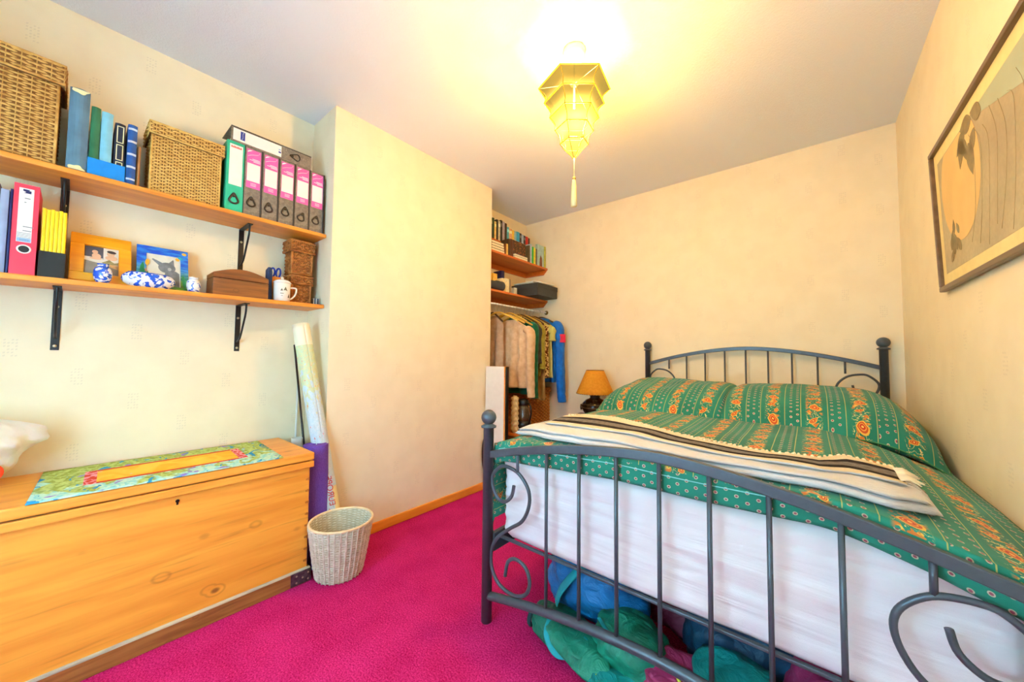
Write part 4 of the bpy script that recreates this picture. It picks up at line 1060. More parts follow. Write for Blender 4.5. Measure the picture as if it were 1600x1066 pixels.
# hem line of the duvet: white piping seen between the bars
M_pipe = plain('pale_turquoise_piping', S(130, 206, 206), .6)
P = []
for k in range(61):
    i = (.30+(1.372-.05)*k/60)/(U1-U0); P.append(Vector(duvet_fn(i, .036))-Vector((0, .0015, 0)))
MB().tube(P, .0016, 5).build('piping', M_pipe, o, smooth=True)
def pillow(label, cx_, cy_, hx_, hy_, th, tilt, z0, uoff, droop=0):
    b = MB(); n_ = 40; sgn_ = 1 if cx_ < -.3 else -1      # the side where the two pillows meet is fuller
    def pt(p, q, s_):
        prof = max(0, (1-abs(p)**(12 if p*sgn_ > 0 else 4.5)))**.5*max(0, (1-abs(q)**2.8))**.62
        cr = 1-.06*(abs(p)*abs(q))**2
        x = cx_+hx_*p*(1-.05*abs(q)**3); y = q*hy_*(1-.05*abs(p)**3)
        top = th*prof*(1+.10*mnoise.noise(Vector((p*1.6+cx_*3, q*1.6, s_))))
        z = top*(.95 if s_ > 0 else -.42)+(.0045*mnoise.noise(Vector((p*6+cx_, q*6, s_*2)))*prof)
        yy = cy_+y*cos(tilt)-z*sin(tilt); zz = z0+y*sin(tilt)+z*cos(tilt)
        zz -= droop*max(0, p-.35)**2*1.6
        return Vector((x, yy, zz))
    for s_ in (1, -1):
        b.grid(lambda i, j: pt(2*i-1, 2*j-1, s_), n_, n_, lambda i, j: (uoff+hx_*2*i, .3+hy_*2.4*j))
        if s_ < 0:
            pass
    o = b.build('pillow', M_pais, None, smooth=True, origin=(cx_, cy_, z0), weld=False)
    tag(o, label, 'pillow', 'paisley pillows at the head of the bed')
    b2 = MB(); ed = []
    for k in range(120):
        a = k/30; s = int(a); f_ = a-s
        p, q = ((-1+2*f_, -1), (1, -1+2*f_), (1-2*f_, 1), (-1, 1-2*f_))[s % 4]; ed.append(pt(p, q, 1))
    b2.tube(ed, .003, 5, closed=True).build('piped_edge', M_pais2, o, smooth=True)
    return o
M_pais2 = plain('green_cotton_piping', S(60, 130, 80), .7)
pillow('green paisley pillow at the side of the bed nearest the lamp', -.655, 2.365, .345, .395, .150, .075, .748, .075)
pillow('green paisley pillow at the wall side of the bed, corner drooping', .018, 2.365, .382, .395, .152, .075, .748, .0, .15)

# folded wool throw at the foot of the bed
def throw_mat():
    M = Mat('striped_wool', .95, 0, .1); uv = M.xyz('UV'); v, u = uv[1], uv[0]; w_ = v+(M.noise(9, 3, kind='UV')-.5)*.02
    n2 = M.noise(180, 2, kind='UV', stretch=(.25, 2, 1)); white = M.mix(n2.step(.35, .65), S(226, 228, 230), S(242, 244, 246)); grey = M.mix(n2.step(.4, .6), S(106, 98, 88), S(160, 150, 136)); blk = M.mix(n2.step(.4, .6), S(34, 32, 36), S(64, 60, 62)); cream = M.mix(n2.step(.4, .6), S(236, 216, 176), S(244, 228, 194))
    c = white
    for a, b_, cc in ((.345, .352, blk), (.40, .408, grey), (.455, .468, blk), (.47, .52, grey), (.60, .66, cream), (.66, .72, blk), (.72, .80, grey), (.80, .85, blk), (.85, 1.1, cream)): c = M.mix(w_.band(a, b_), c, cc)
    M.base(c); M.bump(n2+M.noise(90, 2, kind='UV'), .7, .006); return M.m
M_throw = throw_mat()
TX0, TX1 = -.975, .222
def lerp_tab(tab, x):
    for (a, p), (b_, q) in zip(tab, tab[1:]):
        if x <= b_: k = (x-a)/(b_-a); k = max(0, k); return p+(q-p)*k
    return tab[-1][1]
YFR = [(-.975, 1.215), (-.72, 1.120), (-.3, 1.106), (.03, 1.122), (.14, 1.145), (.225, 1.235)]
YBK = [(-.975, 1.255), (-.90, 1.470), (-.68, 1.460), (-.56, 1.430), (-.37, 1.345), (-.23, 1.310), (-.095, 1.285), (.014, 1.310), (.07, 1.40), (.19, 1.46), (.225, 1.40)]
def throw_layer(name, ya, yb, z0, th, vr, parent, x0=TX0, x1=TX1, seed=0):
    """ya, yb: fractions across; closed folded slab with rounded front edge"""
    b = MB(); nx, ny = 90, 22
    def fn(i, j):
        x = x0+(x1-x0)*i; yf, yb_ = lerp_tab(YFR, x), lerp_tab(YBK, x)
        # j: 0..0.5 top from back to front, .5...1 bottom from front to back
        top = j <= .5; k = (1-2*j) if top else (2*j-1)
        yy = yf+(yb_-yf)*(ya+(yb-ya)*k)+.006*mnoise.noise(Vector((x*7, seed, 1)))
        e = min(1, k/.10, (1-k)/.06+.12); e = math.sqrt(max(0, 1-(1-e)**2)); ex = min(1, i/.02, (1-i)/.02); ex = math.sqrt(max(0, 1-(1-ex)**2))
        z = duvet_z(x, max(1.13, yy))+z0+.003
        if top: z += th*(.5+.5*e*ex)+.0035*mnoise.noise(Vector((x*8, yy*14, seed+3)))
        else: z += th*.5*(1-e*ex)
        return (x, yy, z)
    b.grid(fn, nx, ny, lambda i, j: (i*1.2, vr[0]+(vr[1]-vr[0])*((1-2*j) if j <= .5 else (2*j-1))))
    o = b.build(name, M_throw, parent, smooth=True); return o
t = thing('wool_throw', 'folded cream wool throw with black and grey stripes across the bed foot', 'throw', (-.38, 1.25, .735))
lw = throw_layer('lower_fold', 0, 1, 0, .019, (.0, .55), t, seed=1)
mdl = throw_layer('middle_fold', .08, .98, .0195, .008, (.08, .60), t, -.962, .205, seed=5)
up = throw_layer('upper_fold', .42, 1.03, .028, .007, (.58, .96), t, -.885, .180, seed=9)
b = MB()
for k in range(74):
    x = -.86+1.03*k/73; yb_ = lerp_tab(YBK, x)*1.0; yf = lerp_tab(YFR, x); y = yf+(yb_-yf)*1.02; z = duvet_z(x, y)
    L_ = .030+.020*random.random(); dx = .010*random.uniform(-1, 1)
    b.tube([(x, y-.008, z+.037), (x+dx*.4, y+L_*.5, z+.034), (x+dx, y+L_, z+.014+.010*random.random())], [.0044, .0038, .0020], 5)
for k in range(12):
    x, y = .176, 1.33+.0095*k; z = duvet_z(x, y); b.tube([(x-.006, y, z+.038), (x+.012, y+.006, z+.040), (x+.030+.01*random.random(), y+.010*random.uniform(-1, 1), z+.030)], [.003, .0028, .0012], 5)
o = b.build('fringe', plain('cream_wool_fringe', S(242, 226, 190), .95), t, smooth=True)

# ------------------------------------------------------------------ alcove shelves on battens
def alcove_shelf(label, zt):
    t = thing('alcove_shelf', label, 'shelf', (-2.12, 2.55, zt-.02))
    MB().box((XL+.001, YC1+.001, zt-.018), (-1.986, YB-.001, zt)).build('board', M_red, t, bevel=.002)
    MB().box((XL+.001, YC1+.002, zt-.062), (XL+.022, YB-.002, zt-.0182)).build('batten', M_red, t, bevel=.002)
    MB().prism([(XL+.022, YB-.001, zt-.0182), (-1.992, YB-.001, zt-.0182), (-2.034, YB-.001, zt-.062), (XL+.022, YB-.001, zt-.062)], (0, -.02, 0)).build('batten', M_red, t)
    MB().box((XL+.022, YC1+.001, zt-.062), (-2.03, YC1+.021, zt-.0182)).build('batten', M_red, t)
AZ1, AZ2 = 1.908, 1.585
alcove_shelf('upper alcove shelf crowded with paperbacks beside the chimney breast', AZ1)
alcove_shelf('lower alcove shelf above the clothes rail, holding a black box', AZ2)
def bm(r, g, b_): return plain('book_cover_%d_%d_%d' % (r, g, b_), S(r, g, b_), .5, var=.14, scale=40)
# back row, standing on a stack of other books: (y0, y1, height, colour, label words)
XB = -2.105
zs = AZ1
t = thing('shelf_riser', 'low wooden riser carrying the back row of alcove books', 'riser', (-2.17, 2.5, zs))
MB().box((XL+.024, YC1+.012, zs+.136), (XB+.006, 2.90, zs+.150)).build('top', M_red, t, bevel=.002)
for y in (YC1+.012, 2.50, 2.886): MB().box((XL+.024, y, zs+.0003), (XB+.004, y+.014, zs+.136)).build('support', M_red, t)
zb = zs+.1506
BACK = [(.020, .205, (70, 86, 64), 'dark green'), (.024, .20, (196, 160, 130), 'pale tan'), (.020, .20, (120, 84, 50), 'brown'), (.020, .20, (70, 74, 40), 'olive'), (.018, .205, (44, 70, 44), 'bottle green'),
        (.018, .18, (236, 206, 120), 'cream'), (.018, .205, (40, 44, 40), 'charcoal'), (.020, .20, (204, 196, 160), 'ivory'), (.020, .215, (34, 34, 40), 'black'), (.022, .21, (176, 166, 180), 'lilac grey'), (.022, .205, (60, 40, 30), 'dark brown'),
        (.022, .18, (90, 176, 190), 'turquoise'), (.030, .175, (230, 170, 120), 'peach'), (.024, .17, (240, 190, 60), 'mustard yellow'), (.022, .17, (150, 190, 200), 'pale blue-grey'), (.034, .175, (60, 170, 214), 'sky blue'),
        (.022, .172, (60, 56, 66), 'slate'), (.022, .168, (176, 190, 204), 'silver'), (.022, .166, (46, 50, 60), 'dark blue-black'), (.030, .165, (206, 44, 36), 'bright red'), (.020, .16, (84, 60, 44), 'chestnut'), (.022, .162, (60, 44, 36), 'espresso brown')]
y = YC1+.03
for th, h, c, nm in BACK:
    th *= 1.42
    if y+th > 2.86: break
    book('%s paperback in the back row of the upper alcove shelf' % nm, XB, .12, y, y+th-.0015, zb, h-.02, bm(*c), group='back row of alcove books', round_=.002,
         bands=((.70, .86),) if len(nm) % 2 else (), bandm=bm(min(255, c[0]+70), min(255, c[1]+70), min(255, c[2]+60)))
    y += th
# front row
XF2 = -1.998
zt = zs+.0004
for k in range(4):
    y0, y1 = YC1+.022, YC1+.185-.004*k
    t = thing('book', 'cream-edged paperback in the lying pile, %s from the bottom' % ('first', 'second', 'third', 'fourth')[k], 'book', (-2.045, 2.25, zt), 'lying pile of pale paperbacks in the alcove')
    MB().box((-2.09, y0, zt), (XF2, y1, zt+.002)).box((-2.09, y0, zt+.0195), (XF2, y1, zt+.0215)).box((-2.09, y0, zt+.002), (-2.086, y1, zt+.0195)).build('cover', bm(70, 56, 40), t)
    MB().box((-2.086, y0+.003, zt+.002), (XF2-.001, y1-.002, zt+.0195)).build('pages', M_paper, t)
    zt += .0219
FRONT = [(2.332, 2.349, .095, (120, 70, 30), 'small rust-brown'), (2.351, 2.372, .10, (236, 190, 90), 'small cream-yellow'), (2.374, 2.402, .150, (70, 50, 34), 'dark speckled'), (2.404, 2.446, .145, (92, 54, 38), 'brown patterned')]
FRONT += [(2.672, 2.694, .165, (96, 84, 60), 'grey-olive'), (2.696, 2.722, .185, (180, 190, 196), 'silver-white'), (2.724, 2.750, .165, (30, 170, 60), 'bright green'), (2.752, 2.782, .162, (232, 208, 50), 'bright yellow'), (2.784, 2.808, .160, (96, 88, 84), 'grey'), (2.930, 2.955, .215, (190, 190, 80), 'tall lime-yellow')]
for y0, y1, h, c, nm in FRONT:
    book('%s book in the front row of the upper alcove shelf' % nm, XF2, .09, y0, y1, zs+.0003, h, bm(*c), group='front row of alcove books', round_=.002)
t = thing('book', 'brown flower-patterned book standing cover-forward on the alcove shelf', 'book', (-2.03, 2.55, zs))
M = Mat('dark_floral_cover', .5); M.base(M.mix(M.noise(70, 3, dist=1).step(.56, .62), M.mix(M.noise(40, 2).step(.4, .6), S(62, 40, 26), S(86, 60, 34)), S(196, 110, 60))); M_flor = M.m
MB().box((-2.052, 2.450, zs+.0003), (-2.040, 2.668, zs+.178)).build('cover', M_flor, t, bevel=.002); MB().box((-2.0505, 2.453, zs+.1775), (-2.0415, 2.665, zs+.1785)).build('pages', M_paper, t)
for k, c in enumerate(((60, 66, 140), (206, 190, 150))):
    z_ = zs+.0004+.0185*(1-k); tl_ = thing('book', ('blue-covered paperback lying open-edged on top of a pale one' if k == 0 else 'pale paperback lying flat under a blue one on the alcove shelf'), 'book', (-2.01, 2.54, z_))
    MB().box((-2.036, 2.455, z_), (-1.99, 2.64, z_+.002)).box((-2.036, 2.455, z_+.0165), (-1.99, 2.64, z_+.0183)).build('cover', bm(*c), tl_)
    MB().box((-2.034, 2.457, z_+.002), (-1.992, 2.638, z_+.0165)).build('pages', M_paper, tl_)
t = thing('book', 'pale blue hardback facing forward at the alcove shelf end', 'book', (-2.02, 2.87, zs))
MB().box((-2.030, 2.814, zs+.0003), (-2.006, 2.926, zs+.215)).build('cover', bm(170, 200, 196), t, bevel=.002)
MB().prism([(-2.0055, 2.85, zs+.004), (-2.0055, 2.895, zs+.004), (-2.0055, 2.89, zs+.09), (-2.0055, 2.868, zs+.115), (-2.0055, 2.853, zs+.08)], (.0006, 0, 0)).build('cover_print', bm(120, 70, 46), t)

# lower alcove shelf contents
zs = AZ2+.0004
t = thing('torch', 'dark grey lantern torch with white lens lying on the alcove shelf', 'torch', (-2.03, 2.27, zs))
tc = Vector((-2.02, 2.155, zs+.043)); 
def lathe_y(c, prof, n=24):
    b = MB(); b.lathe((0, 0, 0), prof, n); b.v = [Vector((c[0]+v.x, c[1]+v.z, c[2]+v.y)) for v in b.v]; return b
lathe_y(tc, [(.026, 0), (.034, .01), (.034, .06), (.042, .08), (.043, .155), (.040, .160)]).build('body', plain('dark_grey_rubber', S(58, 58, 60), .5), t, smooth=True)
lathe_y(tc, [(.034, .159), (.034, .163), (.026, .166)]).build('lens', plain('pale_lens', S(226, 222, 214), .2), t, smooth=True)
def carton(label, x0, x1, y0, y1, z0, z1, m, name='carton', cat='box'):
    o = MB().box((x0, y0, z0), (x1, y1, z1)).build(name, m, None, bevel=.002, origin=((x0+x1)/2, (y0+y1)/2, z0)); tag(o, label, cat); return o
carton('yellow card box behind the grey torch', -2.15, -2.075, YC1+.02, YC1+.115, zs, zs+.150, bm(226, 176, 60))
carton('tall yellow carton next to the yellow card box', -2.15, -2.07, YC1+.12, YC1+.175, zs, zs+.160, bm(236, 196, 90))
book('cream upright box file with blank spine beside the torch', -2.03, .15, 2.335, 2.372, zs, .125, bm(236, 214, 160), name='box_file', cat='file', round_=.001)
book('white upright box file between the cream file and dark folder', -2.02, .15, 2.375, 2.424, zs, .128, bm(232, 222, 190), name='box_file', cat='file', round_=.001)
book('dark navy folder standing beside the white box file', -2.04, .14, 2.427, 2.458, zs, .135, bm(40, 40, 66), name='folder', cat='folder', round_=.001)
t = book('navy hardback resting tilted on top of the box files', -2.06, .10, 2.36, 2.40, zs+.1295, .07, bm(34, 36, 92))
t.rotation_euler.x = .0
t = carton('small pale carton left of the charcoal storage box', -2.05, -2.015, 2.478, 2.518, zs, zs+.062, bm(196, 190, 170))
t = thing('storage_box', 'charcoal lidded storage box overhanging the lower alcove shelf', 'box', (-2.05, 2.75, zs))
M_char = plain('charcoal_card', S(58, 58, 56), .6, var=.06)
x0, x1, y0, y1 = -2.15, -1.845, 2.60, 2.925
MB().box((x0+.003, y0+.003, zs), (x1-.003, y1-.003, zs+.072)).build('body', M_char, t, bevel=.002)
MB().box((x0, y0, zs+.066), (x1, y1, zs+.108)).build('lid', M_char, t, bevel=.002)
C_env = plain('pale_plastic_wallet', S(176, 190, 186), .3, var=.12, scale=10)
for k, (dx, dy, a, m, lab) in enumerate(((0, 0, .05, C_env, 'pale translucent plastic wallet lying on the charcoal box'), (.03, .03, -.12, plain('white_papers', S(222, 222, 216), .6, var=.05), 'loose white papers topping the charcoal box'))):
    z_ = zs+.1086+.0125*k; ym = (y0+y1)/2+dy-.02; xm_ = (x0+x1)/2+dx-.015
    o = MB().box((xm_-.11, ym-.15, z_), (xm_+.11, ym+.13, z_+.012), rotz(a)).build('paper_wallet', m, None, bevel=.003, origin=(xm_, ym, z_)); tag(o, lab, 'papers')

# ------------------------------------------------------------------ clothes rail, hangers and clothes
RX, RZ_ = -2.0, 1.468
t = thing('clothes_rail', 'white metal clothes rail under the lower alcove shelf', 'rail', (RX, 2.55, RZ_))
MB().tube([(RX, YC1+.001, RZ_), (RX, YB-.002, RZ_)], .0075, 12).build('pole', M_white, t, smooth=True)
fl = lathe_y((RX, YB-.014, RZ_), [(.012, 0), (.020, .006), (.022, .0135)]).build('flange', plain('brass_flange', S(120, 100, 60), .3, .7), t, smooth=True)
def fold_n(x, y, z): return mnoise.noise(Vector((x, y, z)))
def hanger(label, y, m, cx_=RX, span=.20, zs_=1.395, wire=False):
    t = thing('coat_hanger', label, 'hanger', (cx_, y, zs_-.03), 'hangers on the clothes rail')
    P = [(RX, y, zs_+.012), (RX, y, zs_+.04), (RX+.014, y, zs_+.060), (RX+.010, y, RZ_+.004), (RX, y, RZ_+.0105), (RX-.010, y, RZ_+.005)]
    MB().tube(bez(P, 4), .0016, 6).build('hook', M_steel, t, smooth=True)
    P = [(cx_-span, y, zs_-.075), (cx_-span*.55, y, zs_-.030), (cx_, y, zs_+.008), (cx_+span*.55, y, zs_-.030), (cx_+span, y, zs_-.075)]
    MB().tube(bez(P, 5), .0035 if wire else [.008 if k in (0, 20) else .0105 for k in range(21)], 8, flat=.7).build('arm', m, t, smooth=True)
    return t
def garment(name, label, cat, y, m, zb, cx_=RX, sh=.205, zs_=1.378, hem=.20, th=.030, seed=0, sleeves=None, folds=5, sleeve_m=None, neck=.055, drop=.075):
    t = thing(name, label, cat, (cx_, y, zb), 'clothes on the rail')
    b = MB(); nu, nv = 72, 34
    def fn(i, j):
        a = 2*PI*i; z = zb+(zs_-zb)*j
        zsh = zs_-drop
        if z > zsh: k = (z-zsh)/drop; hw = sh+(neck-sh)*k**1.15; tt = th*(1-.55*k)
        else: k = (zsh-z)/max(.01, zsh-zb); hw = sh+(hem-sh)*k; tt = th*(1+.25*k)
        amp = min(1, max(0, (zs_-z)/.25))
        ca, sa = cos(a), sin(a)
        x = hw*(abs(ca)**.75)*(1 if ca > 0 else -1); yy = tt*(abs(sa)**.8)*(1 if sa > 0 else -1)
        yy += amp*th*.75*sin(folds*x*16+seed*2.1+2*fold_n(x*3, z*1.5, seed))*.55*(.4+.6*abs(sa))
        yy += th*.5*fold_n(x*9, z*7, seed+5)*amp; x += .010*fold_n(z*9, x*4, seed+9)*amp
        return (cx_+x, y+yy, z+(0 if j > .02 else .010*fold_n(x*12, 1, seed)))
    b.grid(fn, nu, nv, wrap=True); b.f.append(tuple(range(nu-1, -1, -1))); b.f.append(tuple(nv*nu+i for i in range(nu)))
    b.build('body', m, t, smooth=True)
    if sleeves:
        for sd in (-1, 1):
            zl, out, r0, r1 = sleeves
            P = [(cx_+sd*(sh-.035), y, zs_-drop+.006), (cx_+sd*(sh+.010), y-.004, zs_-drop-.045), (cx_+sd*(sh+out*.5), y-.006, (zs_+zl)/2), (cx_+sd*(sh+out*.8), y-.004, zl+.09), (cx_+sd*(sh+out), y, zl)]
            Pc = bez(P, 9); N = len(Pc)
            rs = [(r0+(r1-r0)*k/(N-1))*(1+.10*fold_n(k*.55, seed, sd))*(.75 if k == 0 else 1) for k in range(N)]
            bb = MB().tube(Pc, rs, 14, flat=.72)
            for v in bb.v: v.y += .006*fold_n(v.x*22, v.z*18, seed+sd)
            so = bb.build('sleeve', sleeve_m or m, t, smooth=True)
            MB().tube([Vector(P[-1])+Vector((0, 0, .012)), Vector(P[-1])-Vector((0, 0, .004))], r1*1.06, 14, flat=.72).build('cuff', sleeve_m or m, so, smooth=True)
    return t
def cloth(name, a, b_, scale=26, thr=(.3, .7), rough=.85):
    M = Mat(name, rough, 0, .2); M.base(M.mix(M.noise(scale, 3).step(*thr), a, b_)); M.bump(M.noise(300, 2)+M.noise(18, 3)*2, .25, .004); M.b.inputs['Sheen Weight'].default_value = .1; return M.m
K_taupe = cloth('taupe_cotton', S(176, 142, 112), S(196, 162, 132)); K_beige = cloth('beige_cotton', S(206, 164, 124), S(222, 184, 144)); K_ol = cloth('brown_olive_cotton', S(140, 104, 56), S(160, 122, 70))
K_gr = cloth('dark_green_wool', S(16, 88, 66), S(24, 106, 80)); K_dk = cloth('charcoal_cloth', S(52, 48, 44), S(70, 66, 60)); K_ol2 = cloth('moss_olive_cotton', S(140, 126, 40), S(160, 146, 56))
K_br = cloth('grey_brown_cloth', S(150, 110, 56), S(168, 130, 74)); K_kh = cloth('pale_khaki', S(186, 176, 90), S(204, 192, 108)); K_fl = cloth('flower_print_cotton', S(90, 44, 24), S(226, 196, 130), 70, (.48, .54)); K_bl = cloth('bright_blue_shell', S(8, 98, 196), S(14, 116, 216), rough=.45)
K_col = cloth('multicolour_print', S(226, 200, 120), S(200, 70, 60), 50, (.5, .56))
W_h = wood('yellow_hanger_wood', S(206, 160, 60), S(224, 184, 84), S(150, 100, 30), axis=0, knots=False); W_d = wood('dark_hanger_wood', S(74, 52, 30), S(96, 70, 42), S(40, 28, 16), axis=0, knots=False)
LIST = [('trousers', 'olive-brown garment hanging nearest the chimney breast', 'trousers', 2.205, K_ol, .82, dict(cx_=-2.13, sh=.085, hem=.09, th=.018, seed=1)),
        ('jacket', 'taupe jacket hanging just behind the beige jacket', 'jacket', 2.285, K_taupe, .80, dict(cx_=-2.10, sh=.125, hem=.13, th=.024, seed=2)),
        ('jacket', 'pale beige cotton jacket with long sleeves, largest on the rail', 'jacket', 2.388, K_beige, .775, dict(cx_=-1.975, sh=.205, hem=.215, th=.040, seed=3, sleeves=(.705, .016, .050, .036), zs_=1.345, drop=.09)),
        ('cardigan', 'dark green cardigan hanging behind the beige jacket', 'cardigan', 2.482, K_gr, .715, dict(sh=.205, hem=.215, th=.022, seed=4, sleeves=(.69, .012, .042, .034))),
        ('jacket', 'charcoal jacket hanging behind the green cardigan', 'jacket', 2.540, K_dk, .72, dict(sh=.20, hem=.19, th=.018, seed=5, sleeves=(.98, .008, .038, .034))),
        ('shirt', 'moss olive shirt hanging behind the charcoal jacket', 'shirt', 2.590, K_ol2, .86, dict(sh=.205, hem=.20, th=.018, seed=6, sleeves=(.93, .010, .036, .034))),
        ('coat', 'grey-brown coat hanging lower than its neighbours', 'coat', 2.640, K_br, .655, dict(sh=.20, hem=.215, th=.018, seed=7)),
        ('blouse', 'flower-print blouse hanging among the clothes', 'blouse', 2.690, K_fl, .84, dict(sh=.205, hem=.215, th=.018, seed=8)),
        ('shirt', 'pale khaki shirt hanging beside the blue jacket', 'shirt', 2.742, K_kh, .85, dict(sh=.205, hem=.225, th=.022, seed=9, sleeves=(1.18, .008, .042, .040)))]
for i, (nm, lab, cat, y, m, zb, kw) in enumerate(LIST):
    garment(nm, lab, cat, y, m, zb, **kw)
    cxk = kw.get('cx_', RX); hanger('%s hanger of the %s' % (('yellow wooden', 'dark wooden')[i in (1, 4, 6, 8)], lab.split(' hanging')[0].split(' with')[0]), y, (W_h, W_d)[i in (1, 4, 6, 8)], wire=i in (3, 7), zs_=1.400, cx_=cxk if i != 2 else RX, span=min(.20, kw['sh']*.95))
for k, (y, m) in enumerate(((2.243, W_h), (2.330, W_h), (2.440, W_h))):
    hanger('empty yellow wooden hanger, %s along the rail from the chimney' % ('first', 'second', 'third')[k], y, m, zs_=1.392-.010*k, span=.215)
t = garment('anorak', 'bright blue anorak with red sleeve patch at the end of the rail', 'anorak', 2.845, K_bl, .80, cx_=-1.985, sh=.20, hem=.185, th=.045, seed=11, sleeves=(.628, .045, .062, .044), zs_=1.385, drop=.06)
MB().ball((-1.97, 2.845, 1.37), .08, 20, 12, (1.2, .75, .42)).build('hood', K_bl, t, smooth=True)
b = MB().grid(lambda i, j: (-1.7705+.060*cos(-1.2+1.5*i), 2.8405+.0445*sin(-1.2+1.5*i), 1.165+.075*j), 8, 2); b.build('red_patch', plain('red_patch_cloth', S(214, 20, 60), .6), t, smooth=True)
hanger('hanger carrying the bright blue anorak', 2.845, W_d, cx_=-1.985, zs_=1.402)

# ------------------------------------------------------------------ things under the clothes
t = thing('low_cupboard', 'low brown wooden cupboard under the clothes in the alcove', 'cupboard', (-1.98, 2.6, 0))
x0, x1, y0, y1, zc_ = XL+.018, -1.73, 2.235, YB-.018, .425
MB().box((x0, y0, 0), (x1-.012, y1, zc_-.02)).build('carcass', M_brown, t, bevel=.002)
MB().box((x0, y0-.006, zc_-.02), (x1, y1, zc_)).build('top', M_red, t, bevel=.003)
for k in range(2):
    ya = y0+.01+k*(y1-y0)/2; yb = ya+(y1-y0)/2-.016
    d = MB().box((x1-.012, ya, .04), (x1-.002, yb, zc_-.03)).build('door', M_brown, t, bevel=.002)
    MB().ball((x1+.006, yb-.03 if k == 0 else ya+.03, .25), .010, 12, 8).build('knob', M_steel, d, smooth=True)
t = thing('wicker_hamper', 'brown wicker hamper on the cupboard below the hanging clothes', 'hamper', (-2.07, 2.75, zc_))
hx0, hx1, hy0, hy1, hz = -2.23, -1.935, 2.56, 2.935, .70
MB().box((hx0, hy0, zc_+.0003), (hx1-.006, hy1, hz)).build('lining', M_gap, t)
b = MB(); weave(b, (hx1-.006, hy0, zc_+.001), (0, 1, 0), (0, 0, 1), hy1-hy0, hz-zc_, 14, 18, .004); weave(b, (hx0, hy0-.005, zc_+.001), (1, 0, 0), (0, 0, 1), hx1-hx0-.006, hz-zc_, 11, 18, .004)
b.build('weave', M_wickh, t, smooth=True)
lo = MB().box((hx0-.004, hy0-.012, hz), (hx1+.004, hy1+.006, hz+.045)).build('lid', M_gap, t, bevel=.004)
b = MB(); weave(b, (hx1+.006, hy0-.012, hz), (0, 1, 0), (0, 0, 1), hy1-hy0+.018, .045, 14, 4, .004); weave(b, (hx0, hy0-.014, hz), (1, 0, 0), (0, 0, 1), hx1-hx0, .045, 11, 4, .004); b.build('lid_weave', M_wickh, lo, smooth=True)
# white folding board
t = thing('folding_board', 'white-faced folding board with dark edge standing before the alcove', 'board', (-1.88, 2.10, 0))
bx0, bx1, by0 = -1.966, -1.775, 2.070
MB().box((bx0, by0, .004), (bx1, by0+.016, .955)).build('white_face', plain('white_laminate', S(238, 234, 226), .4, var=.02), t, bevel=.004)
MB().box((bx1, by0-.002, .003), (bx1+.012, by0+.026, .957)).build('wood_edge', M_pine, t, bevel=.002)
MB().box((bx1+.012, by0, .0), (bx1+.022, by0+.03, .955)).build('dark_edge', M_black, t, bevel=.002)
MB().tube(bez([(bx0+.01, by0-.010, .40), (bx0-.0, by0-.016, .34), (bx0+.002, by0-.018, .22), (bx0+.02, by0-.012, .12)], 6), .009, 10).build('carry_strap', plain('dark_brown_strap', S(54, 42, 36), .5), t, smooth=True)
# ruched cream fabric, dark glass jar
b = MB(); Y0 = 2.272
def ruch(i, j):
    a = 2*PI*i; z = .427+.29*j; r = .034*(1+.16*sin(j*46+3*sin(a*2)))*(1 if .03 < j < .97 else .6)
    return (-1.83+r*.9*cos(a), Y0+r*.75*sin(a), z)
b.grid(ruch, 22, 70, wrap=True); b.f.append(tuple(range(21, -1, -1))); b.f.append(tuple(70*22+i for i in range(22)))
tag(b.build('fabric_roll', cloth('cream_ruched_cotton', S(214, 186, 128), S(232, 206, 150)), None, smooth=True, origin=(-1.83, Y0, .427)), 'ruched cream fabric bundle standing beside the white board', 'fabric')
t = thing('glass_jug', 'dark glass coffee jug with black lid and base', 'jug', (-1.83, 2.385, zc_))
Mgl = Mat('smoky_glass', .06, 0, .6); Mgl.base(S(120, 104, 84)); Mgl.b.inputs['Transmission Weight'].default_value = .65
c = (-1.83, 2.385, zc_+.0004)
MB().lathe(c, [(.052, 0), (.060, .010), (.064, .05), (.062, .085)], 28).build('base', M_black, t, smooth=True)
MB().lathe(c, [(.062, .085), (.056, .12), (.046, .17), (.038, .21)], 28).build('body', Mgl.m, t, smooth=True)
MB().lathe(c, [(.040, .21), (.043, .215), (.043, .245), (.036, .255), (.014, .262)], 28).build('lid', M_black, t, smooth=True)
P = [(c[0]+.040, c[1]-.01, c[2]+.225), (c[0]+.078, c[1]-.018, c[2]+.22), (c[0]+.092, c[1]-.02, c[2]+.15), (c[0]+.064, c[1]-.012, c[2]+.06)]
MB().tube(bez(P, 6), .007, 8).build('handle', M_black, t, smooth=True)

# ------------------------------------------------------------------ bedside table and lamp
t = thing('bedside_table', 'small dark wood bedside table in the corner under the lamp', 'table', (-1.39, 2.76, 0))
ta, tb, tc_, td, tz = -1.605, -1.185, 2.59, 2.945, .534
MB().box((ta, tc_, tz-.022), (tb, td, tz)).build('top', M_darkw, t, bevel=.003)
for x in (ta+.03, tb-.065):
    for y in (tc_+.03, td-.065): MB().box((x, y, 0), (x+.035, y+.035, tz-.022)).build('leg', M_darkw, t, bevel=.003)
MB().box((ta+.045, tc_+.04, tz-.10), (tb-.045, tc_+.055, tz-.022)).build('apron', M_darkw, t)
lx, ly = -1.372, 2.755
t = thing('table_lamp', 'black pot table lamp with orange shade on the bedside table', 'lamp', (lx, ly, tz))
M_pot = plain('glossy_black_glaze', S(44, 32, 24), .18, .15, var=.3, scale=20)
MB().lathe((lx, ly, tz+.0004), [(.048, 0), (.056, .006), (.058, .014), (.086, .040), (.106, .075), (.108, .098), (.098, .125), (.072, .150), (.046, .160), (.040, .166), (.042, .186), (.047, .192), (.040, .196), (.012, .198)], 40).build('base', M_pot, t, smooth=True)
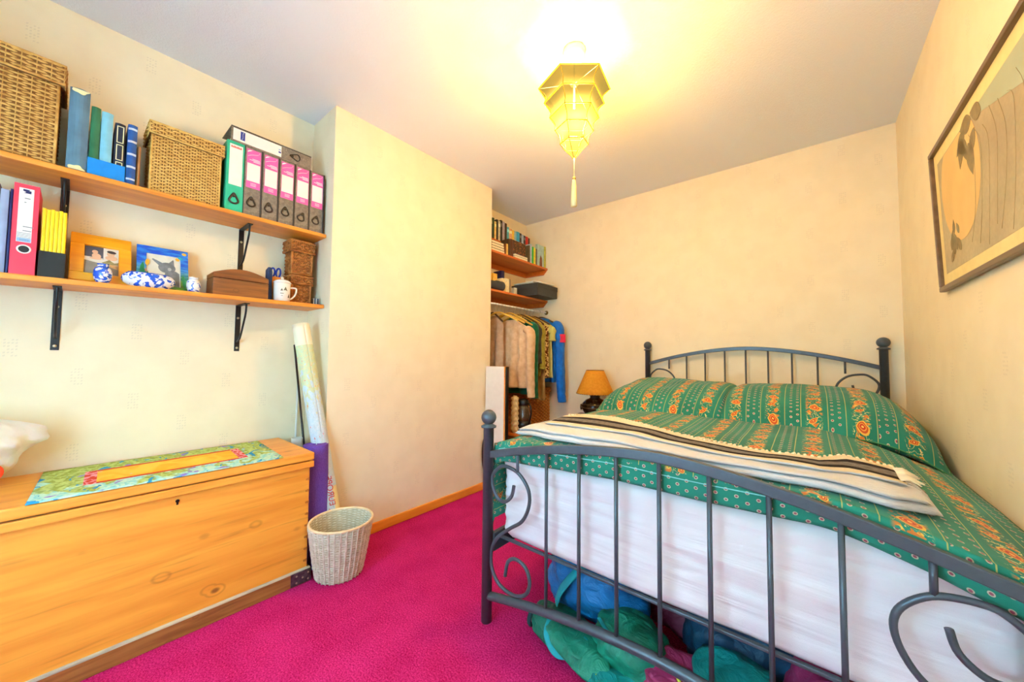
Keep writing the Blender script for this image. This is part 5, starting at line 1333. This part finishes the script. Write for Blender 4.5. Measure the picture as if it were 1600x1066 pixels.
M_band = plain('worn_bronze_band', S(92, 70, 44), .3, .4, var=.3, scale=60)
MB().tube([(lx+.1095*cos(2*PI*k/40), ly+.1095*sin(2*PI*k/40), tz+.088) for k in range(40)], .004, 6, closed=True).build('band', M_band, t, smooth=True)
MB().tube([(lx+.104*cos(2*PI*k/40), ly+.104*sin(2*PI*k/40), tz+.115) for k in range(40)], .0025, 6, closed=True).build('band', M_band, t, smooth=True)
for sd in (-1, 1):
    c = Vector((lx+sd*.108*.80, ly-.108*.60*1, tz+.09)); MB().tube([(c.x+.006*sd, c.y+.016*cos(2*PI*k/16)*.6, c.z+.022*sin(2*PI*k/16)) for k in range(16)], .004, 6, closed=True).build('ring_handle', M_band, t, smooth=True)
Mo = Mat('orange_parchment', .7, 0, .2); Mo.base(Mo.mix(Mo.noise(60, 3).step(.3, .7), S(214, 128, 26), S(226, 144, 40))); Mo.b.inputs['Subsurface Weight'].default_value = .15
sh = MB(); n_ = 56
def shade(i, j):
    a = 2*PI*i; r = .152+(.071-.152)*j; return (lx+r*cos(a), ly+r*sin(a), tz+.200+.190*j)
sh.grid(shade, n_, 6, wrap=True).build('shade', Mo.m, t, smooth=True, solid=.002)
b = MB()
for k in range(44):
    a0, a1 = 2*PI*k/44, 2*PI*(k+.55)/44
    for j, rr in ((.0, .1525), (1, .0715)): b.tube([(lx+rr*cos(a0), ly+rr*sin(a0), tz+.200+.190*j+.001), (lx+rr*cos(a1), ly+rr*sin(a1), tz+.200+.190*j+.001)], .0022, 5)
b.build('lacing', plain('dark_lacing', S(120, 62, 14), .6), t)
MB().tube([(lx, ly, tz+.198), (lx, ly, tz+.30)], .007, 8).build('stem', M_steel, t, smooth=True)

# ------------------------------------------------------------------ bags under the bed
def blob(c, size, seed, wr=.14, nu=56, nv=34, fl=.9, rot=0):
    b = MB(); cx_, cy_, cz_ = c; sx, sy, sz = size
    def fn(i, j):
        a = 2*PI*i; ph = PI*j; ca, sa = cos(a), sin(a)
        d = Vector((sin(ph)*ca, sin(ph)*sa, -cos(ph)))
        q = Vector((abs(d.x)**.8*(1 if d.x > 0 else -1), abs(d.y)**.8*(1 if d.y > 0 else -1), abs(d.z)**.85*(1 if d.z > 0 else -1)))
        k = 1+wr*fold_n(d.x*2.2+seed, d.y*2.2, d.z*2.2)+wr*.5*abs(fold_n(d.x*3.2+seed*3, d.y*3.2, d.z*4))-wr*.1
        v = Vector((q.x*sx*k, q.y*sy*k, q.z*sz*k)); v = rotz(rot)@v
        p = Vector((cx_, cy_, cz_))+v; p.z = max(p.z, .003+.002*fold_n(p.x*30, p.y*30, 1)); return p
    b.grid(fn, nu, nv, wrap=True); return b
def nylon(name, a, b_): M = Mat(name, .5, 0, .4); M.base(M.mix(M.noise(7, 3).step(.3, .7), a, b_)); M.bump(M.noise(14, 5, dist=1.6), .9, .016); return M.m
N_bl = nylon('blue_nylon', S(0, 92, 150), S(6, 116, 178)); N_gr = nylon('green_nylon', S(8, 108, 86), S(20, 132, 104)); N_tl = nylon('teal_nylon', S(10, 130, 130), S(24, 156, 152)); N_pk = nylon('rose_pink_nylon', S(150, 40, 84), S(184, 66, 108)); N_nv = nylon('petrol_blue_nylon', S(10, 54, 84), S(18, 78, 104))
N_st = plain('teal_webbing', S(20, 150, 160), .6, var=.1); N_ye = plain('yellow_piping', S(226, 226, 70), .6); N_dk = plain('dark_mesh', S(30, 60, 66), .9)
def strap(pts, wd, m, parent, nm='strap'):
    P = bez(pts, 6); b = MB(); b.tube(P, wd, 8, flat=.22); return b.build(nm, m, parent, smooth=True)
t = thing('rucksack', 'bright blue rucksack lying under the foot of the bed', 'bag', (-.68, 1.40, 0))
blob((-.675, 1.375, .140), (.205, .140, .124), 1.7).build('body', N_bl, t, smooth=True)
strap([(-.66, 1.30, .262), (-.70, 1.235, .215), (-.745, 1.215, .15), (-.77, 1.22, .09)], .020, N_st, t)
strap([(-.86, 1.30, .19), (-.83, 1.25, .23), (-.74, 1.26, .262), (-.60, 1.28, .258), (-.50, 1.31, .21)], .006, N_dk, t, 'seam')
t = thing('rucksack', 'green rucksack slumped at the front under the bed foot rail', 'bag', (-.6, 1.2, 0))
blob((-.665, 1.165, .040), (.185, .085, .045), 4.2, .18, rot=-.25).build('body', N_gr, t, smooth=True)
blob((-.475, 1.205, .085), (.120, .095, .085), 8.8, .16).build('pocket', N_gr, t, smooth=True)
strap([(-.75, 1.17, .095), (-.735, 1.10, .060), (-.68, 1.078, .030), (-.62, 1.095, .050), (-.60, 1.14, .085)], .010, N_st, t)
MB().tube([(-.838+.0*k, 1.165+.028*cos(2*PI*k/16), .036+.026*sin(2*PI*k/16)) for k in range(16)], .008, 6, closed=True).build('opening_edge', N_dk, t, smooth=True)
strap([(-.56, 1.15, .165), (-.50, 1.12, .150), (-.42, 1.12, .140), (-.38, 1.15, .12)], .007, N_st, t)
def bundle(label, nm, cat, c, size, seed, m, rot=0, extra=None, wr=.2):
    o = blob(c, size, seed, wr, rot=rot).build(nm, m, None, smooth=True, origin=(c[0], c[1], .003)); tag(o, label, cat)
    if extra:
        P, r, mm, nm2 = extra; MB().tube(bez(P, 6), r, 6).build(nm2, mm, o, smooth=True)
    return o
bundle('crumpled turquoise cloth bag with yellow edge before the green rucksack', 'cloth_bag', 'bag', (-.47, 1.085, .030), (.085, .055, .032), 3.3, N_tl, .3, ([(-.53, 1.07, .05), (-.49, 1.035, .035), (-.45, 1.03, .012)], .003, N_ye, 'piping'))
bundle('rose pink nylon bag beside the green rucksack under the bed', 'nylon_bag', 'bag', (-.345, 1.20, .055), (.10, .10, .062), 6.1, N_pk, -.3, ([(-.31, 1.14, .115), (-.285, 1.12, .09), (-.28, 1.105, .05)], .005, N_ye, 'pull_tab'))
bundle('petrol blue bundle lying deep under the bed', 'nylon_bag', 'bag', (-.20, 1.46, .11), (.17, .13, .112), 9.4, N_nv, .2)
bundle('teal nylon bag lying in front of the petrol blue bundle', 'nylon_bag', 'bag', (-.185, 1.235, .075), (.115, .10, .088), 2.8, N_tl, .1)
bundle('maroon bag with yellow piping at the far right under the bed', 'nylon_bag', 'bag', (.03, 1.36, .085), (.10, .14, .095), 5.5, N_pk, 0, ([(-.045, 1.25, .15), (-.05, 1.22, .10), (-.045, 1.215, .04)], .004, N_ye, 'piping'))
bundle('dark maroon bundle in the shadow behind the rose bag', 'nylon_bag', 'bag', (-.37, 1.52, .10), (.13, .12, .10), 7.2, nylon('maroon_nylon', S(90, 20, 44), S(120, 34, 62)), 0)
